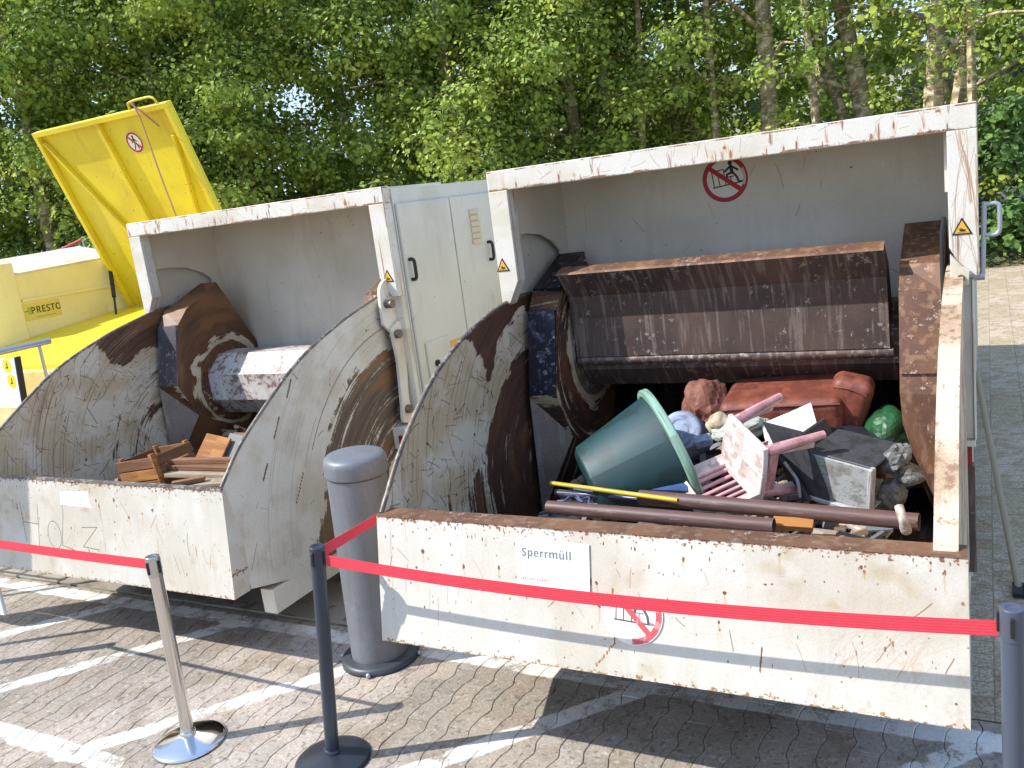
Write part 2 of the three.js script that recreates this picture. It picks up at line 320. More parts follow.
// markings on the pavers: strip x -7.2..1, z -3.72..-1.6 ; uv = (x, z)
const PX0 = -7.6, PX1 = 0.9, PZ0 = -3.74, PZ1 = -1.7;
const paverTex = (() => {
  const t = new Tex(PX1 - PX0, PZ1 - PZ0, 240, PX0, PZ0);
  const segs = [[-7.4, -3.66, 0.9, -3.60, 0.115]];
  for (const x of [-6.75, -5.28, -4.17, -2.86, -1.46, -0.02]) segs.push([x, -3.62, x - 1.16, -2.28, 0.105]);
  segs.push([-7.2, -2.33, -3.7, -2.30, 0.11]);
  const dist = (u, v, s) => { const dx = s[2] - s[0], dy = s[3] - s[1], k = Math.min(1, Math.max(0, ((u - s[0]) * dx + (v - s[1]) * dy) / (dx * dx + dy * dy))); return Math.hypot(u - s[0] - dx * k, v - s[1] - dy * k) - s[4] / 2; };
  t.pix((u, v) => {
    const a = fbm(u * 1.7, v * 1.7 + 4, 4), b = fbm(u * 7 + 3, v * 7, 3), g = vn(u * 190, v * 190), s = vn(u * 85 + 5, v * 85), s2 = vn(u * 55, v * 55 + 7);
    let c = lerp3([170, 157, 143], [148, 137, 123], sst(0.35, 0.7, a)); c = lerp3(c, [132, 118, 100], 0.5 * sst(0.5, 0.75, b));
    if (s > 0.80) c = lerp3(c, [196, 186, 170], 0.5 * (s - .8) / .2 + .2); if (s2 > 0.82) c = lerp3(c, [96, 86, 76], 0.45);
    let d = 9; for (const q of segs) d = Math.min(d, dist(u, v, q));
    const wear = fbm(u * 12 + 30, v * 12, 4), k = sst(0.008, -0.004, d + (wear - 0.5) * 0.03) * (1 - 0.9 * sst(0.54, 0.66, wear * 0.7 + 0.3 * g)); // chipped thermoplastic
    c = lerp3(c, [226, 222, 212], k * 0.93);
    const m = 0.88 + 0.24 * g * (1 - .5 * k) + .06 * k; return [c[0] * m, c[1] * m, c[2] * m];
  });
  return t;
})();
{
  const pav = thing('pavement', '', 'pavement'); structure(pav, 'wavy interlocking concrete pavers with worn white bay markings', 'pavement');
  const bedTex = new Tex(2, 2, 300).pix((u, v) => { const g = vn(u * 120, v * 120); const c = lerp3([104, 90, 74], [130, 116, 98], g); return c; });
  const bed = new THREE.PlaneGeometry(PX1 - PX0, PZ1 - PZ0).rotateX(-Math.PI / 2); bed.translate((PX0 + PX1) / 2, -0.008, (PZ0 + PZ1) / 2); uvm(bed);
  mesh('joint_sand', bed, bedTex.mat({ roughness: 1 }), pav);
  const bump = new Tex(0.5, 0.5, 900).pix((u, v) => { const g = 90 + 120 * vn(u * 380, v * 380) * 0.6 + 60 * fbm(u * 90, v * 90, 3); return [g, g, g]; }).tex(false);
  const pm = paverTex.mat({ vertexColors: true, roughness: 0.92, bumpMap: bump, bumpScale: 0.0015 });
  const PW = 0.116, PL = 0.232, list = []; let seed = rng(99);
  for (let i = 0; i < Math.floor((PX1 - PX0) / PW); i++) for (let k = -1; k < Math.ceil((PZ1 - PZ0) / PL) + 1; k++) {
    const x = PX0 + (i + 0.5) * PW, z0 = PZ0 + (k + (i % 2) * 0.5) * PL; if (z0 + PL > PZ1 + 0.01 || z0 + PL < PZ0 + 0.05) continue;
    const wob = z => 0.011 * Math.sin((z / PL) * Math.PI * 2 * 1.0 + 0.6) + 0.004 * Math.sin(z / PL * Math.PI * 4);
    const gp = 0.0006 + 0.0015 * seed(), gz = 0.0005 + 0.0012 * seed(), zz0 = Math.max(z0, PZ0) + gz, zz1 = z0 + PL - gz, n = 8, cv = [], ch = 0.003, top = (seed() - 0.5) * 0.002, tx = (seed() - .5) * .012, tz = (seed() - .5) * .008;
    if (zz1 - zz0 < 0.03) { seed(); continue; }
    const L = [], Rr = [];
    for (let j = 0; j <= n; j++) { const z = zz0 + (zz1 - zz0) * j / n, w = wob(z); L.push([x - PW / 2 + gp + w, z]); Rr.push([x + PW / 2 - gp + w, z]); }
    const ring = [...L, ...Rr.reverse()], N = ring.length, cx = x, cz = (zz0 + zz1) / 2, pos = [], uv = [], tc = [], idx = [];
    const tint = 0.9 + 0.16 * seed(), tw = 1 + (seed() - .5) * .05; const add = (p, y) => { tc.push(tint * tw, tint, tint / tw); pos.push(p[0], y + (p[0] - cx) * tx + (p[1] - cz) * tz, p[1]); uv.push(p[0], p[1]); };
    for (const p of ring) add(p, -0.02); for (const p of ring) add(p, top - ch * 0.8);
    for (const p of ring) { const dx = p[0] - (cx + wob(p[1])), dz = p[1] - cz; add([p[0] - Math.sign(dx) * ch, p[1] - (Math.abs(dz) > (zz1 - zz0) / 2 - 0.001 ? Math.sign(dz) * ch * 0.4 : 0)], top); }
    for (let s = 0; s < 2; s++) for (let j = 0; j < N; j++) { const a = s * N + j, b = s * N + (j + 1) % N; idx.push(a, b, b + N, a, b + N, a + N); }
    for (let j = 0; j < n; j++) { const a = 2 * N + j, b = a + 1, c = 2 * N + N - 2 - j, d = 2 * N + N - 1 - j; idx.push(a, b, c, a, c, d); }
    const g = new THREE.BufferGeometry(); g.setAttribute('position', new THREE.Float32BufferAttribute(pos, 3)); g.setAttribute('uv', new THREE.Float32BufferAttribute(uv, 2)); g.setAttribute('color', new THREE.Float32BufferAttribute(tc, 3)); g.setIndex(idx);
    const ng = g.toNonIndexed(); ng.computeVertexNormals();
    const c = V(cx, 0, cz).sub(EYE), d = c.dot(FWD), sx = 512 + 886 * c.dot(RIGHT) / d, sy = 384 - 886 * c.dot(UPV) / d;
    list.push({ g: ng, size: (sx > -10 && sx < 1034 && sy < 775) ? 1 / d : 0 });
  }
  list.sort((a, b) => b.size - a.size);
  list.slice(0, 295).forEach(o => mesh('paver', o.g, pm, pav));
  const rest = mesh('paver_rest', mergeGeometries(list.slice(295).map(o => o.g)), pm, pav); rest.userData.kind = 'stuff';
}
{ // concrete slab under the machines with a joint to the pavers
  const t = new Tex(3, 3, 300).pix((u, v) => { const a = fbm(u * 2, v * 2 + 8, 4), b = fbm(u * 11, v * 11, 3), g = vn(u * 140, v * 140); let c = lerp3([150, 142, 128], [120, 112, 98], sst(0.35, 0.7, a)); c = lerp3(c, [92, 84, 68], 0.6 * sst(0.55, 0.72, b)); const m = 0.93 + 0.14 * g; return [c[0] * m, c[1] * m, c[2] * m]; });
  structure(mesh('concrete_slab', box(-9.5, -0.14, -0.2, 0.006, -3.76, -10.6, 0.006), t.mat({ roughness: 0.9 })), 'grey concrete slab under the machines', 'slab');
}

// ---------------------------------------------------------------- signs
function signTexProhibit(kind, torn) {
  const t = new Tex(1, 1, 360, -0.5, -0.5); t.x.fillStyle = '#e9e7e2'; t.x.fillRect(0, 0, 999, 999);
  t.draw(x => {
    x.strokeStyle = '#16161a'; x.fillStyle = '#16161a';
    if (kind === 'press') { // person climbing into a hopper
      x.lineWidth = 0.025; x.beginPath(); x.moveTo(-0.27, -0.13); x.lineTo(0.30, -0.13); x.stroke();
      x.lineWidth = 0.02; for (const u of [-0.25, -0.13, 0.0, 0.12]) { x.beginPath(); x.moveTo(u, -0.13); x.lineTo(u, u < 0.05 ? 0.2 : 0.02); x.stroke(); }
      x.beginPath(); x.moveTo(-0.13, 0.2); x.lineTo(0, 0.2); x.moveTo(0.0, 0.02); x.lineTo(0.18, 0.02); x.stroke();
      x.beginPath(); x.arc(0.16, 0.30, 0.045, 0, 7); x.fill();
      x.lineWidth = 0.07; x.beginPath(); x.moveTo(0.16, 0.24); x.lineTo(0.17, 0.10); x.stroke();
      x.lineWidth = 0.042; x.beginPath(); x.moveTo(0.15, 0.23); x.lineTo(0.03, 0.15); x.moveTo(0.17, 0.23); x.lineTo(0.29, 0.13); x.moveTo(0.17, 0.1); x.lineTo(0.06, 0.08); x.lineTo(0.03, -0.04); x.moveTo(0.18, 0.1); x.lineTo(0.25, -0.01); x.lineTo(0.27, -0.12); x.lineTo(0.34, -0.12); x.stroke();
    } else { // walking person
      x.beginPath(); x.arc(0.02, 0.27, 0.06, 0, 7); x.fill(); x.lineWidth = 0.1; x.beginPath(); x.moveTo(0.01, 0.18); x.lineTo(0, 0); x.stroke();
      x.lineWidth = 0.06; x.beginPath(); x.moveTo(0, 0.17); x.lineTo(-0.14, 0.02); x.moveTo(0.02, 0.17); x.lineTo(0.15, 0.04); x.moveTo(0, 0); x.lineTo(-0.05, -0.15); x.lineTo(-0.15, -0.3); x.moveTo(0.01, 0); x.lineTo(0.1, -0.14); x.lineTo(0.12, -0.31); x.stroke();
    }
    x.strokeStyle = '#b01e28'; x.lineCap = 'butt'; x.lineWidth = 0.095; x.beginPath(); x.arc(0, 0, 0.43, 0, 7); x.stroke(); x.beginPath(); x.moveTo(-0.31, 0.31); x.lineTo(0.31, -0.31); x.stroke();
    if (torn === 'back') { x.fillStyle = '#c6c2b8'; x.beginPath(); x.moveTo(-0.1, 0.55); x.lineTo(-0.12, 0.37); x.lineTo(0.2, 0.36); x.lineTo(0.22, 0.55); x.fill(); x.lineWidth = 0.06; x.strokeStyle = '#c6c2b8'; x.beginPath(); x.arc(0, 0, 0.405, -0.5, 0.35); x.stroke(); }
    if (torn === 'front') { x.lineWidth = 0.13; x.strokeStyle = '#dcd5c4'; x.beginPath(); x.arc(0, 0, 0.45, 3.3, 4.75); x.stroke(); x.strokeStyle = '#e9e7e2'; x.lineWidth = 0.1; x.beginPath(); x.arc(0, 0, 0.42, 2.7, 4.5); x.stroke(); }
  });
  if (torn === 'front') t.pix((u, v, c) => { const n = fbm(u * 9, v * 9, 3); return lerp3(c, [230, 222, 212], 0.3 + 0.25 * sst(0.6, 0.72, n)); });
  return t;
}
function disc(r, seg = 40) { const g = new THREE.CylinderGeometry(r, r, 0.0016, seg).rotateX(Math.PI / 2); const p = g.attributes.position, uv = g.attributes.uv; for (let i = 0; i < p.count; i++) uv.setXY(i, p.getX(i) / r * 0.49, p.getY(i) / r * 0.49); return g; }
function halfDisc(r) { // sticker whose upper part is torn away
  const sh = new THREE.Shape(); sh.moveTo(r * 0.97, r * 0.2); for (const [x, y] of [[0.6, 0.12], [0.3, 0.22], [0, 0.1], [-0.35, 0.2], [-0.7, 0.12], [-0.97, 0.2]]) sh.lineTo(x * r, y * r); sh.absarc(0, 0, r, Math.PI - 0.2, Math.PI * 2 + 0.2, false);
  const g = new THREE.ExtrudeGeometry(sh, { depth: 0.0015, bevelEnabled: false, curveSegments: 32 }); const p = g.attributes.position, uv = g.attributes.uv; for (let i = 0; i < p.count; i++) uv.setXY(i, p.getX(i) / r * 0.49, p.getY(i) / r * 0.49); return g;
}
const M_triangle = (() => { // yellow warning triangle with crushed-hand mark
  const t = new Tex(1, 1, 200, -0.5, -0.33); t.x.fillStyle = '#1a1a1a'; t.x.fillRect(0, 0, 999, 999);
  t.draw(x => { x.fillStyle = '#d9a53a'; x.beginPath(); x.moveTo(0, 0.46); x.lineTo(0.37, -0.22); x.lineTo(-0.37, -0.22); x.fill(); x.fillStyle = '#2a2018'; x.beginPath(); x.ellipse(0.03, -0.07, 0.16, 0.06, 0, 0, 7); x.fill(); x.lineWidth = 0.03; x.strokeStyle = '#2a2018'; for (let k = 0; k < 3; k++) { x.beginPath(); x.moveTo(-0.05 + k * 0.06, -0.06); x.lineTo(-0.16 + k * 0.05, 0.02 + k * 0.02); x.stroke(); } x.beginPath(); x.moveTo(-0.2, -0.16); x.lineTo(0.2, -0.16); x.stroke(); });
  return t.mat({ roughness: 0.45 });
})();
function triangle(s) { const sh = new THREE.Shape(); sh.moveTo(0, 0.62 * s); sh.lineTo(0.5 * s, -0.3 * s); sh.lineTo(-0.5 * s, -0.3 * s); const g = new THREE.ExtrudeGeometry(sh, { depth: 0.0015, bevelEnabled: false }); const p = g.attributes.position, uv = g.attributes.uv; for (let i = 0; i < p.count; i++) uv.setXY(i, p.getX(i) / s * 0.98, p.getY(i) / s * 0.98); return g; }

// ---------------------------------------------------------------- compactors
function smoothArc(pts, n = 5) { const c = new THREE.CatmullRomCurve3(pts.map(p => V(0, p[1], p[0])), false, 'centripetal'); return c.getPoints((pts.length - 1) * n).map(p => [p.z, p.y]); }
function xyPlate(pts, z0, z1) { // polygon in x,y extruded in z
  const s = new THREE.Shape(pts.map(p => new THREE.Vector2(p[0], p[1]))), g = new THREE.ExtrudeGeometry(s, { depth: Math.abs(z1 - z0) - 0.006, bevelEnabled: true, bevelThickness: 0.003, bevelSize: 0.003, bevelOffset: -0.003, bevelSegments: 1 }); g.translate(0, 0, Math.min(z0, z1) + 0.003); return uvm(g);
}
function compactor(label, c) {
  const T = thing('waste_compactor', label, 'compactor', V(c.x0, 0, c.zp), 'roll compactors with open hoppers');
  const P = (n, g, m, par = T) => wpart(n, g, m, par);
  const { x0, x1, zp, zt, yb, yt, fz, fx0, fx1, top } = c, zb = fz - 0.8, end = -10.0;
  // tilting hopper
  P('front_panel', prism([[zp, yb], [zt, yt], [zt - c.ledge, yt], [zt - c.ledge - 0.06, 0.74], [zp - 0.12, yb]], x0, x1), c.panelMat);
  P('hopper_rim', prism([[zt + 0.004, yt], [zt + 0.002, yt + 0.01], [zt - c.ledge - 0.006, yt + 0.01], [zt - c.ledge - 0.006, yt]], x0 + 0.003, x1 - 0.003), c.rimMat);
  const arc = smoothArc(c.arc), low = [[c.arc[c.arc.length - 1][0], yb - 0.08], [zp - 0.5, yb - 0.10], [zp - 0.13, yb + 0.002]];
  const prof = [...arc, ...low];
  P('side_plate', prism(prof, x0 + 0.004, x0 + 0.026), c.plateL);
  P('side_plate', prism(prof, c.rp0, c.rp1), c.plateR);
  for (const xe of c.cabinet ? [x0 + 0.015, (c.rp0 + c.rp1) / 2] : [x0 + 0.015]) P('plate_edge', tube(arc.map(p => V(xe, p[1] + 0.002, p[0])), 0.0125, arc.length * 2, 6), M.rimEdge);
  P('hopper_floor', prism([[zt - c.ledge - 0.07, 0.76], [zp - 0.6, 0.66], [fz, 0.56], [zb, 0.52], [zb, 0.49], [fz, 0.5], [zp - 0.12, yb + 0.03]], x0 + 0.03, c.rp0 - 0.003), M.brown);
  // upper housing
  P('top_beam', box(fx0, fx1, top - 0.108, top, fz, fz - 0.09, 0.006), c.beamMat);
  const w = c.pw, yl = c.postBottom;
  P('post', xyPlate([[fx0, top - 0.108], [fx0 + w, top - 0.108], [fx0 + w, yl + 0.13], [fx0 + 0.045, yl], [fx0, yl]], fz, fz - 0.09), c.postMat);
  P('post', xyPlate([[fx1 - w, top - 0.108], [fx1, top - 0.108], [fx1, yl], [fx1 - 0.05, yl], [fx1 - w, yl + 0.13]], fz, fz - 0.09), c.postMat);
  const b2 = fz - 0.0935;
  const arch = [[b2, top - 0.03], [zb, top - 0.03], [zb, 1.86], [zb + 0.09, 1.86], [zb + 0.11, 2.02], [zb + 0.2, 2.085], [zb + 0.36, 2.145], [zb + 0.56, 2.17], [b2, 2.165]];
  P('inner_wall', prism(arch, fx0 + 0.06, fx0 + 0.075), c.inMat);
  P('inner_wall', prism(arch, fx1 - 0.13, fx1 - 0.115), c.inMat);
  P('back_wall', box(fx0 + 0.02, fx1 - 0.08, 1.32, top - 0.03, zb, zb - 0.02), c.inMat);
  P('chamber_ceiling', box(fx0 + 0.02, fx1 - 0.09, 1.29, 1.317, zb, zb - 1.5), M.brown);
  P('chamber_back', box(fx0 + 0.02, fx1 - 0.09, 0.3, 1.288, zb - 1.5, zb - 1.53), M.brown);
  P('chamber_side', box(fx0 + 0.02, fx0 + 0.04, 0.3, 1.288, zb - 0.003, zb - 1.497), M.brown);
  P('chamber_side', box(fx1 - 0.11, fx1 - 0.09, 0.3, 1.288, zb - 0.003, zb - 1.497), M.brown);
  P('chamber_floor', box(fx0 + 0.042, fx1 - 0.112, 0.46, 0.5, zb - 0.003, zb - 1.497), M.brown);
  P('chamber_wall', box(fx0, fx0 + 0.018, 0.35, top - 0.03, b2, zb - 0.02), c.inMat);
  P('chamber_wall', box(fx1 - 0.068, fx1 - 0.05, 0.35, top - 0.03, b2, zb - 0.02), M.body);
  P('roof', box(fx0, fx1 - 0.05, top - 0.028, top - 0.004, b2, zb - 0.02), c.inMat);
  const inset = c.cabinet ? 0.01 : 0.085;
  const body = P('container_body', box(fx0 + 0.01, fx1 - inset, 0.22, top - 0.02, zb - 1.54, end, 0.02), M.body);
  P('upper_body', box(fx0 + 0.01, fx1 - inset, 1.32, top - 0.02, zb - 0.024, zb - 1.537, 0.01), M.body);
  P('flank_sheet', box(fx0 - 0.001, fx0 + 0.018, 0.25, 1.318, zb - 0.023, zb - 1.537), M.body); P('flank_sheet', box(fx1 - inset - 0.004, fx1 - inset + 0.01, 0.25, 1.318, zb - 0.023, zb - 1.537), M.body);
  for (let k = 0; k < 7; k++) { const z = zb - 1.7 - k * 0.62; if (z < end + 0.1) break; P('rib', box(fx0 - 0.03, fx1 - inset + (c.cabinet ? 0.04 : 0.015), 0.3, top - 0.1, z, z - 0.07), M.body, body); }
  for (const x of [x0 + 0.16, x1 - 0.35]) P('skid_rail', box(x, x + 0.14, 0.006, 0.218, zp - 1.6, end + 0.05), M.cream);
  P('hopper_bearer', box(x0 + 0.2, x0 + 0.34, 0.2, 0.4, zp - 0.75, zb, 0.006), M.cream);
  P('hopper_bearer', box(c.rp1 - 0.10, c.rp1 - 0.002, 0.24, 0.39, zp - (c.cabinet ? 0.28 : 1.3), zb, 0.006), M.cream);
  // rotating paddle
  const pad = new THREE.Group(); pad.name = 'paddle'; T.add(pad);
  const a = c.armZ, out = [[a - 0.62, 2.0], [a - 0.2, 1.84], [a - 0.11, 1.72], [a, 1.26], [a + 0.02, 0.56], [a - 0.75, 0.60], [a - 1.0, 1.35]], inn = [[a - 0.60, 2.0], [a - 0.24, 1.84], [a - 0.13, 1.735], [a - 0.002, 1.27], [a - 0.15, 0.99], [a - 0.72, 0.70], [a - 0.98, 1.35]];
  const lx0 = x0 + 0.065, lx1 = x0 + c.armW, rx1 = c.rp0 - 0.012, rx0 = rx1 - 0.19;
  P('arm', prism(out, lx0, lx1, inn), c.armMat, pad);
  P('arm', prism(inn, rx0, rx1, out), c.armMatR, pad);
  const tri = (A, B, C) => { const n = B.clone().sub(A).cross(C.clone().sub(A)).normalize(); if (n.z < 0) n.negate(); const g = new THREE.BufferGeometry(), f = [A, B, C].map(p => p.clone().addScaledVector(n, 0.006)), k = [A, B, C].map(p => p.clone().addScaledVector(n, -0.002)), T3 = [];
    const add = (...q) => q.forEach(p => T3.push(p.x, p.y, p.z)); const flip = f[1].clone().sub(f[0]).cross(f[2].clone().sub(f[0])).dot(n) < 0; const o = flip ? [0, 2, 1] : [0, 1, 2]; add(...o.map(i => f[i])); add(...o.slice().reverse().map(i => k[i])); for (let e = 0; e < 3; e++) { const a = o[e], b = o[(e + 1) % 3]; add(f[b], f[a], k[a], f[b], k[a], k[b]); }
    g.setAttribute('position', new THREE.Float32BufferAttribute(T3, 3)); g.computeVertexNormals(); g.setAttribute('uv', new THREE.Float32BufferAttribute(new Float32Array(T3.length / 3 * 2), 2)); return uvm(g); };
  P('arm_facet', tri(V(lx0, 1.26, a), V(lx1, 0.99, a - 0.15), V(lx0, 0.56, a + 0.02)), M.facet, pad);
  P('arm_facet', tri(V(rx1, 1.26, a), V(rx0, 0.99, a - 0.15), V(rx1, 0.56, a + 0.02)), M.brownLight, pad);
  if (!c.armFace) P('arm_face', prism([[a - 0.104, 1.728], [a + 0.006, 1.27], [a - 0.01, 1.27], [a - 0.125, 1.728]], lx0 + 0.002, lx1 - 0.002), M.facetDark, pad);
  if (c.armFace) { // worn cover plates on the arms
    P('arm_face', prism([[a - 0.105, 1.735], [a + 0.006, 1.275], [a - 0.01, 1.275], [a - 0.125, 1.735]], lx0 + 0.002, lx1 - 0.002), M.darkSteel, pad);
    P('arm_face', prism([[a - 0.61, 2.006], [a - 0.2, 1.85], [a - 0.21, 1.835], [a - 0.62, 1.99]], lx0 + 0.002, lx1 - 0.002), M.darkSteel, pad);
    P('arm_face', prism([[a - 0.103, 1.725], [a - 0.012, 1.36], [a - 0.02, 1.36], [a - 0.12, 1.725]], rx0 + 0.002, rx1 - 0.002), M.brownLight, pad);
  }
  const hx = []; for (let k = 0; k < 8; k++) hx.push([a - 0.56 + c.drumR * Math.cos(k * 0.785 + 0.39), c.drumY + c.drumR * Math.sin(k * 0.785 + 0.39)]);
  P('drum', prism(hx, lx1 + 0.002, rx0 - 0.002), c.drumMat, pad);
  const ring = []; for (let k = 0; k < 28; k++) ring.push([a - 0.56 + (c.drumR + 0.06) * Math.cos(k * 0.2244), c.drumY + (c.drumR + 0.06) * Math.sin(k * 0.2244)]);
  P('wear_ring', prism(ring, lx1 + 0.001, lx1 + 0.014), c.ringMat, pad);
  if (c.blade) {
    const b = a - 0.12;
    P('blade', prism([[b, 1.93], [b - 0.12, 1.785], [b - 0.145, 1.655], [b - 0.15, 1.43], [b - 0.18, 1.405], [b - 0.36, 1.40], [b - 0.34, 1.62], [b - 0.25, 1.83], [b - 0.075, 1.955]], lx1 + 0.03, rx0 - 0.06), M.brown, pad);
    P('blade_edge', prism([[b + 0.006, 1.926], [b - 0.003, 1.937], [b - 0.078, 1.962], [b - 0.074, 1.952]], lx1 + 0.027, rx0 - 0.057), M.brownLight, pad);
    P('blade_lip', tube([V(lx1 + 0.03, 1.405, b - 0.175), V(rx0 - 0.045, 1.405, b - 0.175)], 0.028, 0, 14), M.brown, pad);
  }
  return T;
}
const postTex = beamTex(0.9, 0.9, 303, 0.5), arcWhite = { paint: [206, 200, 186], dirty: [184, 174, 156], brown: [[96, 64, 44], [70, 50, 42], [124, 82, 50]], haze: 0.5 };

const dentMap = new Tex(2.3, 1.2, 160).pix((u, v) => { const g = 255 * (0.75 * fbm(u * 2.2, v * 2.2 + 3, 3) + 0.25 * fbm(u * 9, v * 9, 2)); return [g, g, g]; }).tex(false);
const armTexR = plateTex(-5.45, 0.55, 1.3, 1.6, -4.9, 1.42, 35, { paint: [206, 192, 160], dirty: [176, 154, 120], brown: [[86, 58, 44], [62, 46, 42], [106, 72, 50]], haze: 0.2, arcs: 90, scr: 60, full: true, bands: [[0, 0.24, 0.9], [0.33, 1.5, 0.78]] });
const armTexL = plateTex(-5.8, 0.55, 1.3, 1.6, -5.28, 1.18, 39, { paint: [214, 202, 172], dirty: [188, 168, 132], brown: [[112, 76, 48], [88, 60, 42], [130, 92, 60]], haze: 0.15, arcs: 50, scr: 90, full: true, bands: [[0.2, 0.30, 0.9], [0.38, 1.5, 0.98]] });
// --- right compactor
const RZ = -2.80;
const plateRL = plateTex(-4.8, 0.3, 2.1, 1.6, -4.55, 0.85, 5, { paint: [218, 205, 182], dirty: [200, 178, 144], brown: [[100, 68, 50], [76, 55, 46], [122, 82, 56]], haze: 0.3, arcs: 60, scr: 900, flip: false, bands: [[0, 0.72, 0.85], [0.88, 1.4, 0.95, 0.86, 2.4], [0.72, 0.95, 0.4], [0.6, 1.12, 0.66, -0.8, 0.22]], scrCols: [[72, 46, 36], [96, 60, 42], [62, 44, 38], [124, 84, 56]], low: 1.6 });
const cR = {
  x0: -2.37, x1: -0.068, zp: RZ, zt: -2.903, yb: 0.563, yt: 1.106, fz: -4.3, fx0: -2.382, fx1: -0.034, top: 2.528, pw: 0.115, postBottom: 1.80, rp0: -0.168, rp1: -0.095,
  arc: [[-2.92, 1.112], [-3.15, 1.352], [-3.467, 1.578], [-3.787, 1.71], [-4.13, 1.792], [-4.45, 1.822], [-4.72, 1.81]],
  ledge: 0.075, rimMat: M.rim, armZ: -4.335, armW: 0.235, drumY: 1.42, drumR: 0.22, blade: true, armFace: true, inMat: M.interior, armMat: armTexR.mat({ roughness: 0.5, metalness: 0.15 }), armMatR: M.brownLight, drumMat: M.brown, ringMat: M.rimEdge,
  beamMat: null, postMat: postTex.mat({ roughness: 0.5 }), plateL: plateRL.mat({ roughness: 0.5 }), plateR: steelTex(47, [[198, 182, 158], [170, 142, 114], [208, 198, 182]], [128, 92, 68], true, 0.56).mat({ roughness: 0.55 }), panelMat: null,
};
{ const t = beamTex(2.34, 0.11, 61, 1), tx = t.tex(); tx.offset.set(2.372 / 2.34, -2.42 / 0.11 % 1); cR.beamMat = new THREE.MeshStandardMaterial({ map: tx, roughness: 0.5 }); }
{
  const t = panelTex(2.302, 0.553, 71, (x, r) => {
    for (let i = 0; i < 60; i++) scratch(x, r, 1.86 + r() * 0.3, 0.1 + r() * 0.18, 0.03 + 0.1 * r(), 0.9 + (r() - .5) * .6, 0.003, [170, 118, 88], 0.16);
    for (let k = 0; k < 14; k++) chip(x, r, 1.02 + k * 0.006 + (r() - .5) * .01, 0.03 + k * 0.0075, 0.005, 0.006, [150, 88, 30], 0.8);
    for (let k = 0; k < 6; k++) chip(x, r, 1.1 + (r() - .5) * .004, 0.13 + k * 0.008, 0.004, 0.006, [120, 70, 30], 0.9);
    for (let k = 0; k < 8; k++) chip(x, r, 1.645 + k * 0.0012, 0.1 + k * 0.011, 0.004, 0.009, [120, 66, 30], 0.85);
  }), tx = t.tex(); tx.offset.set(2.37 / 2.302, 0); cR.panelMat = new THREE.MeshStandardMaterial({ map: tx, roughness: 0.48, bumpMap: dentMap, bumpScale: 0.012 });
}
const compR = compactor('white compactor with drum paddle and open hopper of bulky household waste', cR);
function onPanel(c, px, py, off = 0.003) { // point on the sloping front panel
  const n = V(0, c.zp - c.zt, c.yt - c.yb).normalize(), d = ray(px, py), k = n.dot(V(0, c.yb, c.zp).sub(EYE)) / n.dot(d); return EYE.clone().addScaledVector(d, k).addScaledVector(n, off);
}
function stick(name, geo, mat, parent, p, rx = 0, rz = 0) { geo.rotateZ(rz).rotateX(rx).translate(p.x, p.y, p.z); return wpart(name, geo, mat, parent); }
const tiltR = -Math.atan2(cR.zp - cR.zt, cR.yt - cR.yb);
